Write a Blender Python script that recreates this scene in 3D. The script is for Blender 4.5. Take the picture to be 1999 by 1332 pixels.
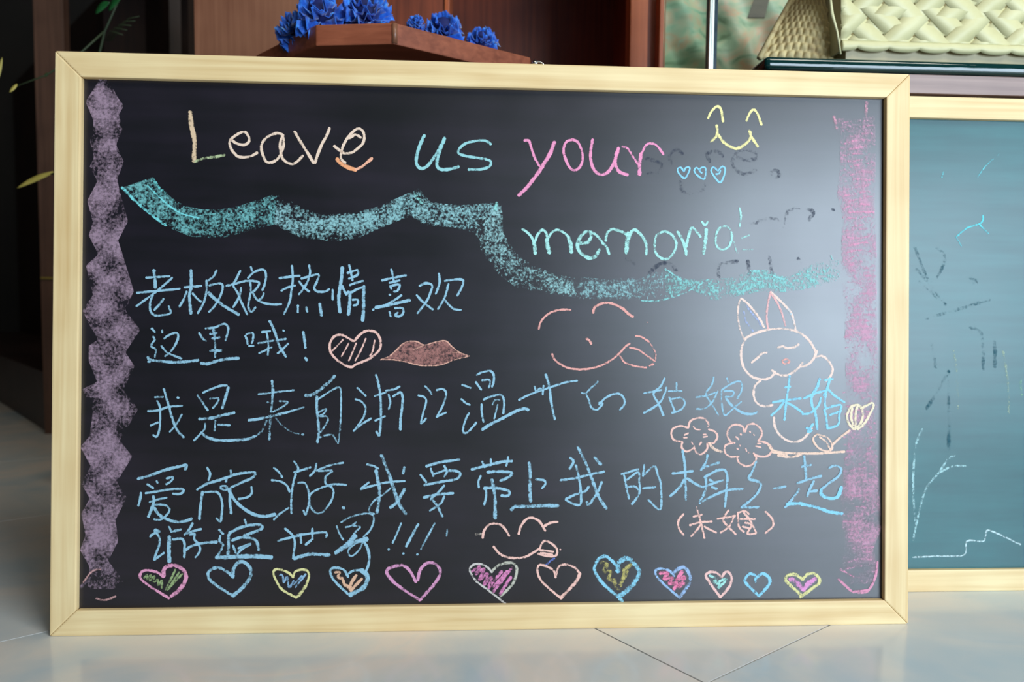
import bpy, bmesh, math, random
from mathutils import Vector, Matrix, noise
random.seed(7)
S = bpy.context.scene
for o in list(bpy.data.objects): bpy.data.objects.remove(o)
COL = S.collection

# ------------------------------------------------------------------ camera
CAM = Vector((0.42272, -0.78841, 0.35316))
YAW, PITCH, ROLL, F = 0.0568783, -0.0618672, 0.0102375, 1506.2
LEAN = 0.0672163
f_ = Vector((math.sin(YAW)*math.cos(PITCH), math.cos(YAW)*math.cos(PITCH), math.sin(PITCH)))
r0 = Vector((math.cos(YAW), -math.sin(YAW), 0)); u0 = r0.cross(f_)
r_ = math.cos(ROLL)*r0 + math.sin(ROLL)*u0
u_ = -math.sin(ROLL)*r0 + math.cos(ROLL)*u0
cd = bpy.data.cameras.new('camera'); cam = bpy.data.objects.new('camera', cd); COL.objects.link(cam)
cam.matrix_world = Matrix(((r_.x, u_.x, -f_.x, CAM.x), (r_.y, u_.y, -f_.y, CAM.y), (r_.z, u_.z, -f_.z, CAM.z), (0, 0, 0, 1)))
cd.sensor_width = 36; cd.lens = F*36/1999; cd.clip_start = 0.02
cd.dof.use_dof = True; cd.dof.focus_distance = 0.82; cd.dof.aperture_fstop = 4.5
S.camera = cam
# ------------------------------------------------------------------ world, daylight, exposure
S.view_settings.view_transform = 'Standard'; S.view_settings.look = 'None'
S.view_settings.exposure = 0.0; S.view_settings.gamma = 1; S.view_settings.use_curve_mapping = False
W = bpy.data.worlds.new('world'); S.world = W; W.use_nodes = True
W.node_tree.nodes['Background'].inputs[0].default_value = (0.62, 0.8, 1.0, 1)
W.node_tree.nodes['Background'].inputs[1].default_value = 0.09
def area(name, loc, target, sx, sy, power, colr):
    l = bpy.data.lights.new(name, 'AREA'); l.shape = 'RECTANGLE'; l.size = sx; l.size_y = sy
    l.energy = power; l.color = colr
    o = bpy.data.objects.new(name, l); COL.objects.link(o); o.location = loc
    o.rotation_euler = (Vector(target)-Vector(loc)).to_track_quat('-Z', 'Y').to_euler(); return o
area('doorway_daylight', (2.25, -2.45, 0.74), (0.9, 0, 0.4), 1.7, 1.2, 108, (0.70, 0.85, 1.0))
area('overhead_fill', (1.9, -1.6, 2.7), (1.0, 0.1, 0.1), 1.2, 1.0, 46, (1.0, 0.96, 0.84))  # unseen overhead fill, added to brighten the floor
area('warm_fill', (0.1, -1.9, 3.3), (0.2, 0, 0.3), 0.8, 0.8, 12, (1.0, 0.9, 0.62))  # unseen warm fill, added high up, clear of the board's reflection

def ray(px, py):
    return (f_*F + r_*(px-999.5) + u_*(666-py)).normalized()
def atY(px, py, Y):
    d = ray(px, py); return CAM + d*((Y-CAM.y)/d.y)
def atZ(px, py, Z):
    d = ray(px, py); return CAM + d*((Z-CAM.z)/d.z)

# ------------------------------------------------------------------ helpers
def srgb(r, g, b):
    return tuple(((c/255)/12.92 if c/255 <= .04045 else ((c/255+.055)/1.055)**2.4) for c in (r, g, b))
def nt(name):
    m = bpy.data.materials.new(name); m.use_nodes = True
    return m, m.node_tree, m.node_tree.nodes['Principled BSDF']
def N(t, k, **kw):
    n = t.nodes.new(k)
    for a, v in kw.items():
        if isinstance(v, (int, float, str, bool)) and hasattr(n, a): setattr(n, a, v)
        else: n.inputs[a].default_value = v
    return n
def L(t, a, b): t.links.new(a, b)
def ramp(t, stops):
    n = t.nodes.new('ShaderNodeValToRGB'); e = n.color_ramp.elements
    while len(e) < len(stops): e.new(.5)
    for i, (p, c) in enumerate(stops): e[i].position = p; e[i].color = (*c, 1)
    return n
def math_(t, op, a, b=None, clamp=False):
    n = t.nodes.new('ShaderNodeMath'); n.operation = op; n.use_clamp = clamp
    for i, v in enumerate((a, b)):
        if v is None: continue
        if isinstance(v, (int, float)): n.inputs[i].default_value = v
        else: L(t, v, n.inputs[i])
    return n.outputs[0]
def noisy(name, stops, scale=(10, 10, 10), detail=6, rough=.5, spec=.5, dist=0, bump=0, metallic=0, nrough=.55):
    m, t, p = nt(name)
    tc = N(t, 'ShaderNodeTexCoord'); mp = N(t, 'ShaderNodeMapping'); mp.inputs['Scale'].default_value = scale
    L(t, tc.outputs['Object'], mp.inputs[0])
    nz = N(t, 'ShaderNodeTexNoise'); nz.inputs['Scale'].default_value = 1; nz.inputs['Detail'].default_value = detail
    nz.inputs['Distortion'].default_value = dist; nz.inputs['Roughness'].default_value = nrough
    L(t, mp.outputs[0], nz.inputs[0]); rp = ramp(t, stops); L(t, nz.outputs[0], rp.inputs[0]); L(t, rp.outputs[0], p.inputs['Base Color'])
    p.inputs['Roughness'].default_value = rough; p.inputs['Specular IOR Level'].default_value = spec; p.inputs['Metallic'].default_value = metallic
    if bump:
        b = N(t, 'ShaderNodeBump'); b.inputs['Strength'].default_value = bump; b.inputs['Distance'].default_value = .002
        L(t, nz.outputs[0], b.inputs['Height']); L(t, b.outputs[0], p.inputs['Normal'])
    return m
def wood(name, c1, c2, axis='x', rough=.5, k=1.0):
    sc = {'x': (4*k, 130*k, 130*k), 'z': (130*k, 130*k, 4*k)}[axis]
    m, t, p = nt(name)
    tc = N(t, 'ShaderNodeTexCoord'); mp = N(t, 'ShaderNodeMapping'); mp.inputs['Scale'].default_value = sc
    L(t, tc.outputs['Object'], mp.inputs[0])
    nz = N(t, 'ShaderNodeTexNoise', Scale=1.0, Detail=5.0, Distortion=.4); L(t, mp.outputs[0], nz.inputs[0])
    n2 = N(t, 'ShaderNodeTexNoise', Scale=9.0, Detail=2.0); L(t, tc.outputs['Object'], n2.inputs[0])
    s = math_(t, 'ADD', math_(t, 'MULTIPLY', nz.outputs[0], .55), math_(t, 'MULTIPLY', n2.outputs[0], .45))
    rp = ramp(t, [(.35, c2), (.62, c1)]); L(t, s, rp.inputs[0]); L(t, rp.outputs[0], p.inputs['Base Color'])
    p.inputs['Roughness'].default_value = rough
    b = N(t, 'ShaderNodeBump', Strength=.12, Distance=.0006); L(t, nz.outputs[0], b.inputs['Height']); L(t, b.outputs[0], p.inputs['Normal'])
    return m

def link(name, me, mat, parent=None, smooth=False):
    me.materials.append(mat); o = bpy.data.objects.new(name, me); COL.objects.link(o)
    if parent: o.parent = parent
    if smooth:
        for q in me.polygons: q.use_smooth = True
    return o
def mesh(name, vs, fs, mat, parent=None, smooth=False):
    me = bpy.data.meshes.new(name); me.from_pydata([tuple(v) for v in vs], [], fs); me.update()
    return link(name, me, mat, parent, smooth)
def bmobj(name, bm, mat, parent=None, bevel=0, smooth=False, seg=2):
    if bevel: bmesh.ops.bevel(bm, geom=list(bm.edges), offset=bevel, segments=seg, affect='EDGES', profile=.6)
    bmesh.ops.recalc_face_normals(bm, faces=bm.faces)
    me = bpy.data.meshes.new(name); bm.to_mesh(me); bm.free(); return link(name, me, mat, parent, smooth)
def box(name, a, b, mat, parent=None, bevel=.001, seg=2):
    bm = bmesh.new(); bmesh.ops.create_cube(bm, size=1)
    a, b = Vector(a), Vector(b)
    for v in bm.verts: v.co = Vector(((a[i]+b[i])/2 + v.co[i]*abs(b[i]-a[i]) for i in range(3)))
    return bmobj(name, bm, mat, parent, bevel, seg > 2, seg)
def prism(name, poly, h0, h1, mat, parent=None, bevel=.001, axis='z'):
    """poly in plan; extruded between h0 and h1 along axis."""
    bm = bmesh.new()
    mk = (lambda p, h: (p[0], p[1], h)) if axis == 'z' else (lambda p, h: (p[0], h, p[1]))
    lo = [bm.verts.new(mk(p, h0)) for p in poly]; hi = [bm.verts.new(mk(p, h1)) for p in poly]
    bm.faces.new(lo); bm.faces.new(hi[::-1]); n = len(poly)
    for i in range(n): bm.faces.new((lo[i], hi[i], hi[(i+1) % n], lo[(i+1) % n]))
    return bmobj(name, bm, mat, parent, bevel)
def tube(bm, pts, rad, sides=8):
    pts = [Vector(p) for p in pts]; rings = []
    for i, p in enumerate(pts):
        d = (pts[min(i+1, len(pts)-1)]-pts[max(i-1, 0)]).normalized()
        a = d.orthogonal().normalized() if i == 0 else (rings_a - d*rings_a.dot(d)).normalized()
        rings_a = a; b = d.cross(a)
        r = rad[i] if isinstance(rad, (list, tuple)) else rad
        rings.append([bm.verts.new(p + r*(math.cos(2*math.pi*k/sides)*a + math.sin(2*math.pi*k/sides)*b)) for k in range(sides)])
    for q in range(len(rings)-1):
        for k in range(sides):
            bm.faces.new((rings[q][k], rings[q][(k+1) % sides], rings[q+1][(k+1) % sides], rings[q+1][k]))
    bm.faces.new(rings[0][::-1]); bm.faces.new(rings[-1])
def empty(name, loc, label, cat, group=None, rot=(0, 0, 0)):
    o = bpy.data.objects.new(name, None); COL.objects.link(o); o.location = loc; o.rotation_euler = rot
    tag(o, label, cat, group); o.empty_display_size = .05; return o
def tag(o, label, cat, group=None):
    o['label'] = label; o['category'] = cat
    if group: o['group'] = group
    return o
def reparent(root):
    """children were modelled in world space: keep them there"""
    inv = (Matrix.Translation(root.location) @ root.rotation_euler.to_matrix().to_4x4()).inverted()
    for c in [o for o in COL.objects if o.parent is root]: c.matrix_parent_inverse = inv

# ------------------------------------------------------------------ materials
m_pine_x = wood('pine_horizontal', srgb(230, 208, 160), srgb(206, 174, 122), 'x', .55)
m_pine_z = wood('pine_vertical', srgb(230, 208, 160), srgb(206, 174, 122), 'z', .55)
m_red = wood('red_brown_wood', srgb(122, 54, 28), srgb(80, 30, 14), 'z', .4)
m_redx = wood('red_brown_wood_shelf', srgb(150, 84, 58), srgb(112, 56, 36), 'x', .38)
m_post = wood('orange_brown_wood', srgb(176, 92, 52), srgb(140, 66, 34), 'z', .35)
m_pinkw = wood('pinkish_brown_laminate', srgb(136, 92, 68), srgb(112, 70, 50), 'z', .4)
m_darkw = wood('dark_wood_shade_tone', srgb(46, 26, 18), srgb(24, 12, 8), 'z', .5)  # dark wood, with the shade of the left side put into the colour
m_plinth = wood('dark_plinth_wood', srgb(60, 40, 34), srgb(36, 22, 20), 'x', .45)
m_rail = wood('mauve_brown_laminate', srgb(146, 122, 114), srgb(112, 88, 82), 'x', .4)
m_wall = noisy('wall_dark_void_tone', [(.3, srgb(20, 17, 15)), (.7, srgb(28, 24, 21))], (5, 5, 5), rough=.8)  # near-black tone puts the room's dark void into the wall colour
m_metal = noisy('bright_zinc', [(.3, (.6, .6, .6)), (.7, (.8, .8, .8))], (40, 40, 40), rough=.25, metallic=1)
m_grout = noisy('grey_grout', [(.3, srgb(84, 78, 72)), (.7, srgb(108, 100, 94))], (60, 60, 60), rough=.9)

def board_mat(name, base, rough, tint, spec):
    m, t, p = nt(name)
    tc = N(t, 'ShaderNodeTexCoord'); mp = N(t, 'ShaderNodeMapping'); mp.inputs['Scale'].default_value = (6, 6, 60)
    L(t, tc.outputs['Object'], mp.inputs[0])
    n1 = N(t, 'ShaderNodeTexNoise', Scale=1.0, Detail=6.0); L(t, mp.outputs[0], n1.inputs[0])
    n2 = N(t, 'ShaderNodeTexNoise', Scale=7.0, Detail=5.0); L(t, tc.outputs['Object'], n2.inputs[0])
    s = math_(t, 'MULTIPLY', n1.outputs[0], n2.outputs[0])
    rp = ramp(t, [(.12, base), (.5, tint)]); L(t, s, rp.inputs[0]); L(t, rp.outputs[0], p.inputs['Base Color'])
    L(t, math_(t, 'ADD', math_(t, 'MULTIPLY', n2.outputs[0], .12), rough-.06), p.inputs['Roughness'])
    p.inputs['Specular IOR Level'].default_value = spec
    b = N(t, 'ShaderNodeBump', Strength=.05, Distance=.0003); n3 = N(t, 'ShaderNodeTexNoise', Scale=900.0, Detail=2.0)
    L(t, tc.outputs['Object'], n3.inputs[0]); L(t, n3.outputs[0], b.inputs['Height']); L(t, b.outputs[0], p.inputs['Normal'])
    return m
m_board = board_mat('black_chalkboard_paint', (.003, .003, .0045), .33, (.013, .009, .018), .8)
m_board2 = board_mat('dark_green_chalkboard_paint', (.008, .07, .08), .31, (.02, .125, .138), .38)

# chalk dust: colour and density travel as a colour attribute; the grain comes from the tooth of the board
def chalk_mat(name='chalk_dust', gs=400.0, gain=1.55, amax=.80, lo_amt=1.0):
    m, t, p = nt(name)
    tc = N(t, 'ShaderNodeTexCoord'); at = N(t, 'ShaderNodeAttribute'); at.attribute_name = 'chalk'
    uv = N(t, 'ShaderNodeUVMap'); sx = N(t, 'ShaderNodeSeparateXYZ'); L(t, uv.outputs[0], sx.inputs[0])
    v = math_(t, 'ABSOLUTE', math_(t, 'SUBTRACT', math_(t, 'MULTIPLY', sx.outputs[1], 2), 1))
    edge = math_(t, 'MULTIPLY', math_(t, 'POWER', v, 3.5), .75)
    g = N(t, 'ShaderNodeTexNoise', Scale=gs, Detail=3.0, Roughness=.65); L(t, tc.outputs['Object'], g.inputs[0])
    lo = N(t, 'ShaderNodeTexNoise', Scale=48.0, Detail=3.0); L(t, tc.outputs['Object'], lo.inputs[0])
    nn = math_(t, 'MULTIPLY', math_(t, 'SUBTRACT', g.outputs[0], .28), 2.3)
    d = math_(t, 'SUBTRACT', at.outputs['Alpha'], edge)
    d = math_(t, 'ADD', d, math_(t, 'MULTIPLY', math_(t, 'SUBTRACT', lo.outputs[0], .5), lo_amt))
    a = math_(t, 'MULTIPLY', math_(t, 'ADD', math_(t, 'MULTIPLY', math_(t, 'SUBTRACT', d, nn), gain), .42), 1.0, True)
    a = math_(t, 'MULTIPLY', a, amax)
    L(t, at.outputs['Color'], p.inputs['Base Color']); L(t, a, p.inputs['Alpha'])
    p.inputs['Roughness'].default_value = 1; p.inputs['Specular IOR Level'].default_value = .05
    return m
m_chalk = chalk_mat()
m_rub = chalk_mat('rubbed_chalk', 330.0, 1.15, .72, 2.0)
m_wave = chalk_mat('side_rubbed_chalk', 420.0, 2.0, .82, 1.0)

# ------------------------------------------------------------------ floor and walls
fl = bpy.data.objects.new('floor', None); COL.objects.link(fl); fl['kind'] = 'structure'
def tile_mat():
    m, t, p = nt('polished_floor_tile')
    tc = N(t, 'ShaderNodeTexCoord'); oi = N(t, 'ShaderNodeObjectInfo')
    n1 = N(t, 'ShaderNodeTexNoise', Scale=5.0, Detail=7.0, Distortion=1.2, noise_dimensions='4D')
    L(t, tc.outputs['Object'], n1.inputs['Vector']); L(t, math_(t, 'MULTIPLY', oi.outputs['Random'], 30), n1.inputs['W'])
    rp = ramp(t, [(.32, srgb(190, 202, 208)), (.47, srgb(214, 212, 208)), (.6, srgb(228, 216, 206)), (.72, srgb(204, 212, 212))])
    L(t, n1.outputs[0], rp.inputs[0]); L(t, rp.outputs[0], p.inputs['Base Color'])
    p.inputs['Roughness'].default_value = .16; p.inputs['Specular IOR Level'].default_value = .5
    return m
m_tile = tile_mat()
box('grout_bed', (-4.5, -4.5, -.03), (5, 4.5, -.002), m_grout, fl, 0)
AN = math.radians(34.6); tv = Vector((math.cos(AN), math.sin(AN), 0)); nv = Vector((-math.sin(AN), math.cos(AN), 0))
T0, N0, TT, TN, G = .4605, -.461, .60, .4765, .0009
bm = bmesh.new(); bmesh.ops.create_cube(bm, size=1)
for v in bm.verts: v.co = Vector((v.co.x*(TT-2*G), v.co.y*(TN-2*G), v.co.z*.008 - .004))
tme = bpy.data.meshes.new('floor_tile'); bm.to_mesh(tme); bm.free(); tme.materials.append(m_tile)
for i in range(-5, 6):
    for j in range(-5, 8):
        c = tv*(T0+TT*(i+.5)) + nv*(N0+TN*(j+.5))
        if not (-2.4 < c.x < 3.2 and -2.2 < c.y < 3.0): continue
        o = bpy.data.objects.new('floor_tile', tme); COL.objects.link(o); o.parent = fl
        o.location = c; o.rotation_euler = (0, 0, AN)
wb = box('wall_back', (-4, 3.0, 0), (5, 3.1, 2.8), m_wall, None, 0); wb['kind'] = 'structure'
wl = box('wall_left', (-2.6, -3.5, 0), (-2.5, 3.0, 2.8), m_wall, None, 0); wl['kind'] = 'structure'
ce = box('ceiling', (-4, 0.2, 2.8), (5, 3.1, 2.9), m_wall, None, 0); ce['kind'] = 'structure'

# ------------------------------------------------------------------ blackboards
BW, BH, RW, RT, REC = .9, .5968, .0262, .019, .0065
def rail(name, pts, mat, parent, y0, y1):
    return prism(name, pts, y0, y1, mat, parent, .0016, 'y')
def blackboard(loc, label, surf):
    root = empty('blackboard', loc, label, 'blackboard', None, (-LEAN, 0, 0))
    h = BW/2
    box('writing_surface', (-h+.012, REC, .012), (h-.012, REC+.006, BH-.012), surf, root, 0)
    rail('frame_rail', [(-h, BH), (h, BH), (h-RW, BH-RW), (-h+RW, BH-RW)], m_pine_x, root, 0, RT)
    rail('frame_rail', [(-h, 0), (h, 0), (h-RW, RW), (-h+RW, RW)], m_pine_x, root, 0, RT)
    rail('frame_rail', [(-h, 0), (-h+RW, RW), (-h+RW, BH-RW), (-h, BH)], m_pine_z, root, 0, RT)
    rail('frame_rail', [(h, 0), (h-RW, RW), (h-RW, BH-RW), (h, BH)], m_pine_z, root, 0, RT)
    box('backing_panel', (-h+.01, REC+.0062, .01), (h-.01, REC+.0085, BH-.01), m_plinth, root, 0)
    return root
B1 = blackboard((.45, 0, 0), 'large pine-framed black chalkboard covered in coloured chalk writing, leaning at the front', m_board)
B2 = blackboard((.872+.45, .088, 0), 'pine-framed dark green chalkboard mostly wiped clean, behind the right end of the written one', m_board2)
# hanging ring on the top rail
bm = bmesh.new()
c = Vector((.045, .012, BH))
tube(bm, [c + Vector((.0078*math.cos(a), 0, .0075*math.sin(a)-.001)) for a in [math.pi*(i/14) for i in range(15)]], .0012, 8)
ringo = bmobj('hanging_ring', bm, m_metal, B1, 0, True); ringo['label'] = 'small bright metal hanging ring'
bm = bmesh.new()
tube(bm, [c + Vector((-.0035, -.006, .0005)), c + Vector((-.0035, -.006, .003)), c + Vector((-.001, 0, .004))], [.003, .0032, .0015], 10)
bmobj('ring_screw', bm, m_metal, B1, 0, True)

# ------------------------------------------------------------------ chalk drawing engine
REG = dict(A=(350, 190, 4.9975), B=(1000, 190, 3.998), C=(250, 490, 5.55), D=(580, 490, 5.55), E=(270, 720, 5.711),
           F=(580, 720, 5.711), G=(900, 720, 5.711), H=(1230, 560, 3.918), I=(250, 880, 5.711), J=(580, 880, 5.711),
           K=(900, 860, 5.329), L=(1200, 860, 4.165), M=(1000, 560, 5.711), N=(230, 330, 4.253), P=(650, 0, 2.856),
           Q=(680, 350, 3.224), R=(1300, 0, 2.859), S=(1200, 380, 3.844), T=(1760, 550, 2.22), U=(150, 140, 2.38), V=(150, 650, 2.38),
           W=(1300, 400, 2.859), X=(1300, 860, 2.819), O=(260, 1080, 5.553), Y=(620, 1080, 5.553), Z=(900, 1080, 5.553),
           a=(1260, 1080, 5.553), p=(0, 0, 1))
RX = Matrix.Rotation(-LEAN, 4, 'X')
def on_board(root, px, py, lift):
    M = (Matrix.Translation(root.location) @ RX).inverted()
    o = M @ CAM; d = (M.to_3x3() @ ray(px, py)); t = (REC-lift-o.y)/d.y; q = o+d*t
    return Vector((q.x, REC-lift, q.z))
def parse(reg, s):
    ox, oy, k = REG[reg]; out = []
    for st in s.split(';'):
        v = [float(x) for x in st.split()]
        if len(v) < 2: continue
        out.append([(ox+v[i]/k, oy+v[i+1]/k) for i in range(0, len(v)-1, 2)])
    return out
def smooth_line(pts, step=2.2):
    if len(pts) == 1: pts = [pts[0], (pts[0][0]+2.2, pts[0][1]+1.5)]
    if len(pts) == 2:
        a, b = pts; n = max(2, int(math.dist(a, b)/step)); return [(a[0]+(b[0]-a[0])*i/n, a[1]+(b[1]-a[1])*i/n) for i in range(n+1)]
    P = [pts[0]]+pts+[pts[-1]]; out = []
    for i in range(1, len(P)-2):
        p0, p1, p2, p3 = P[i-1:i+3]; n = max(2, int(math.dist(p1, p2)/step))
        for k in range(n):
            t = k/n; t2 = t*t; t3 = t2*t; out.append(tuple(.5*((2*p1[j])+(-p0[j]+p2[j])*t+(2*p0[j]-5*p1[j]+4*p2[j]-p3[j])*t2+(-p0[j]+3*p1[j]-3*p2[j]+p3[j])*t3) for j in (0, 1)))
    out.append(pts[-1]); return out
layer = [0]
class Chalk:
    def __init__(s, name, root=None, label=None): s.name = name; s.root = root or B1; s.label = label; s.v = []; s.f = []; s.c = []; s.uv = []
    def lift(s):
        layer[0] = (layer[0]+1) % 70; return .00012 + layer[0]*.000008
    def line(s, reg, data, col, w=5.0, den=1.05):
        col = srgb(*col)
        for pts in parse(reg, data):
            pl = smooth_line(pts); n = len(pl); lf = s.lift(); base = len(s.v)
            # extend both ends for round caps
            d0 = Vector(pl[0])-Vector(pl[1]); d1 = Vector(pl[-1])-Vector(pl[-2])
            if d0.length < 1e-6 or d1.length < 1e-6: continue
            pl = [tuple(Vector(pl[0])+d0.normalized()*w*.35)]+pl+[tuple(Vector(pl[-1])+d1.normalized()*w*.35)]; n += 2
            for i, q in enumerate(pl):
                a = Vector(pl[max(i-1, 0)]); b = Vector(pl[min(i+1, n-1)]); d = (b-a).normalized(); nn = Vector((-d.y, d.x))
                ww = w*.56*(1+.22*noise.noise(Vector((q[0]*.12, q[1]*.12, lf*9e4))))
                if i in (0, n-1): ww *= .45
                dd = den-.04+.26*noise.noise(Vector((q[0]*.07, q[1]*.07, 3+lf*5e4)))
                for sg in (-1, 1):
                    s.v.append(on_board(s.root, q[0]+nn.x*sg*ww, q[1]+nn.y*sg*ww, lf)); s.c.append((*col, dd)); s.uv.append((i*.1, (sg+1)/2))
            for i in range(n-1):
                k = base+2*i; s.f.append((k, k+1, k+3, k+2))
        return s
    def strip(s, A, B, col, dens, rows=60, across=8, soft=.72):
        """area rubbed in with the flat of the chalk, between outlines A and B (pixel lists)"""
        col = srgb(*col); lf = s.lift(); base = len(s.v)
        def res(P):
            Ls = [0]
            for a, b in zip(P, P[1:]): Ls.append(Ls[-1]+math.dist(a, b))
            out = []
            for i in range(rows+1):
                t = Ls[-1]*i/rows; k = 0
                while k < len(P)-2 and Ls[k+1] < t: k += 1
                u = (t-Ls[k])/max(Ls[k+1]-Ls[k], 1e-6); out.append((P[k][0]+(P[k+1][0]-P[k][0])*u, P[k][1]+(P[k+1][1]-P[k][1])*u))
            return out
        a_, b_ = res(A), res(B)
        for i in range(rows+1):
            dn = dens(i/rows) if callable(dens) else dens
            if i in (0, rows): dn *= .6
            for j in range(across+1):
                u = j/across; x = a_[i][0]+(b_[i][0]-a_[i][0])*u; y = a_[i][1]+(b_[i][1]-a_[i][1])*u
                s.v.append(on_board(s.root, x, y, lf)); s.c.append((*col, dn)); s.uv.append((i*.1, .5+(u-.5)*soft))
        m = across+1
        for i in range(rows):
            for j in range(across):
                k = base+i*m+j; s.f.append((k, k+1, k+m+1, k+m))
        return s
    def done(s, mat=None):
        me = bpy.data.meshes.new(s.name); me.from_pydata([tuple(v) for v in s.v], [], s.f); me.update()
        ca = me.color_attributes.new('chalk', 'FLOAT_COLOR', 'POINT')
        for i, c in enumerate(s.c): ca.data[i].color = c
        ul = me.uv_layers.new(name='UVMap')
        for lp in me.loops: ul.data[lp.index].uv = s.uv[lp.vertex_index]
        o = link(s.name, me, mat or m_chalk, s.root)
        if s.label: o['label'] = s.label
        return o
def chars(name, specs, col, w=4.6, den=1.05, label=None):
    """specs: list of characters, each a list of (region, strokes[, width[, density[, colour]]])"""
    for ch in specs:
        c = Chalk(name, B1, label)
        for st in ch:
            c.line(st[0], st[1], st[4] if len(st) > 4 else col, st[2] if len(st) > 2 else w, st[3] if len(st) > 3 else den)
        c.done()

PEACH, ORANGE, TEAL, PINK = (250, 222, 200), (255, 178, 130), (160, 218, 222), (250, 162, 202)
YEL, SKY, MINT, SALM = (248, 238, 172), (150, 218, 246), (178, 236, 230), (252, 204, 192)
BLUE = (158, 204, 226)

chars('chalk_letter', [
  [('A', '105 145 115 250 135 350 150 450 145 540 145 625', 8.5, 1.0, (235, 205, 170)), ('A', '145 630 250 595 330 585 440 565', 6, .72, (190, 205, 160))],
  [('A', '505 415 560 450 630 465 675 440 680 395 650 345 610 340 545 375 495 425 500 490 540 550 580 580 640 585 700 575 760 540')],
  [('A', '1015 370 960 350 890 370 830 415 800 480 815 560 850 630 900 635 960 600 1000 530 1020 450 1010 380;1005 380 985 450 990 540 1010 600 1050 635 1110 650 1160 620 1195 580 1205 570')],
  [('A', '1125 335 1180 430 1250 540 1310 640;1325 640 1350 560 1390 460 1440 370 1465 300', 5.6)],
  [('A', '1510 475 1560 515 1610 545 1680 540 1740 500 1790 450 1805 390 1790 330 1745 305 1690 340 1640 400 1600 470 1580 540 1580 600 1620 640;1660 400 1720 365 1770 395', 5),
   ('A', '1540 600 1570 640 1640 680 1720 710', 7.5, 1.05, ORANGE), ('A', '1720 705 1780 680 1840 630 1880 595', 5.5, 1.05, (255, 190, 160))]],
  PEACH, 5.2, 1.05, 'peach chalk letter')
chars('chalk_letter', [
  [('P', '510 755 485 810 467 870 467 915 490 940 520 930 555 890 595 830 622 770;622 770 600 830 580 900 590 940 640 945 700 930', 6.4)],
  [('P', '880 805 850 785 800 785 740 800 705 830 700 855 740 870 800 880 860 890 880 905 870 930 820 945 755 945', 5)]],
  TEAL, 5, 1.05, 'turquoise chalk letter')
chars('chalk_letter', [
  [('B', '95 338 130 340 150 400 180 480 215 540', 5), ('B', '330 350 300 430 240 530 180 620 110 710 50 765', 7.2)],
  [('B', '470 330 420 350 400 410 415 480 450 550 490 570 530 540 550 480 540 410 510 350 470 330')],
  [('B', '628 330 612 420 615 500 640 570 690 605 740 590 780 540 810 470 830 395;830 395 805 470 810 540 840 585 900 605', 6)],
  [('B', '860 385 900 400 940 460 980 520', 4.4, .95), ('B', '1005 440 995 520 992 605', 7), ('B', '1005 450 1040 380 1080 360 1130 380 1180 445', 4.6)]],
  PINK, 5, 1.08, 'pink chalk letter')
chars('chalk_heart', [[('B', '1340 580 1315 548 1290 560 1300 595 1345 632 1375 590 1385 550 1355 550 1340 580')],
  [('B', '1465 575 1440 550 1420 570 1440 605 1495 640 1510 590 1505 550 1475 550 1460 575 1480 590')],
  [('B', '1600 570 1570 545 1552 570 1570 610 1620 665 1650 620 1662 560 1640 540 1605 575;1590 600 1615 595 1625 570')]], SKY, 3.4, 1.05, 'tiny light blue chalk heart')
chars('chalk_smiley', [[('B', '1528 165 1555 110 1600 70 1630 100 1645 190;1828 185 1850 130 1885 95 1920 140 1945 215', 4.6),
  ('B', '1595 220 1600 270 1590 310 1550 345;1605 290 1650 350 1700 385 1750 400 1800 380 1850 335 1860 300 1852 260;1865 310 1890 345 1915 385', 5.5)]], YEL, 5, 1.05, 'yellow chalk smiling face')
chars('chalk_letter', [
  [('B', '80 1030 130 1065 160 1110 175 1160', 5), ('B', '172 1140 180 1220;270 1110 275 1160 290 1215;440 1090 455 1150 460 1210', 8), ('B', '175 1130 200 1070 235 1035 265 1060 275 1100;280 1100 310 1055 350 1035 400 1055 440 1090', 5)],
  [('B', '530 1140 590 1130 615 1080 600 1050 560 1060 520 1110 510 1170 540 1220 600 1255 650 1240 680 1190', 7, .9)],
  [('B', '610 1050 660 1080 700 1130 735 1170 755 1225;730 1120 740 1060 780 1030 840 1045 890 1070 910 1110', 5.5), ('B', '905 1060 895 1130 890 1215', 8, .9), ('B', '910 1100 930 1050 960 1035 1000 1070 1035 1120 1050 1180 1045 1225', 6)],
  [('B', '1190 1045 1130 1075 1112 1140 1115 1200 1140 1240 1190 1265 1240 1240 1275 1180 1275 1120 1240 1070 1190 1045', 5.5, .88)],
  [('B', '1290 1050 1320 1100 1345 1160 1358 1230', 6, .9), ('B', '1355 1170 1375 1090 1400 1020 1440 1050 1470 1090', 5.5, .88)],
  [('B', '1515 1030 1508 1120 1492 1220', 6.5), ('B', '1480 970 1505 1000 1525 970', 4)],
  [('B', '1700 1030 1660 1005 1610 1030 1590 1090 1595 1160 1640 1190 1690 1165 1715 1100 1710 1050', 4.6, .9)],
  [('B', '1775 865 1785 930 1775 1010', 4, .85)],
  [('B', '1790 1100 1850 1075;1800 1190 1880 1190;1730 1130 1750 1200 1760 1215', 4, .55)]], MINT, 5.5, .98, 'pale mint chalk letter')
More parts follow.
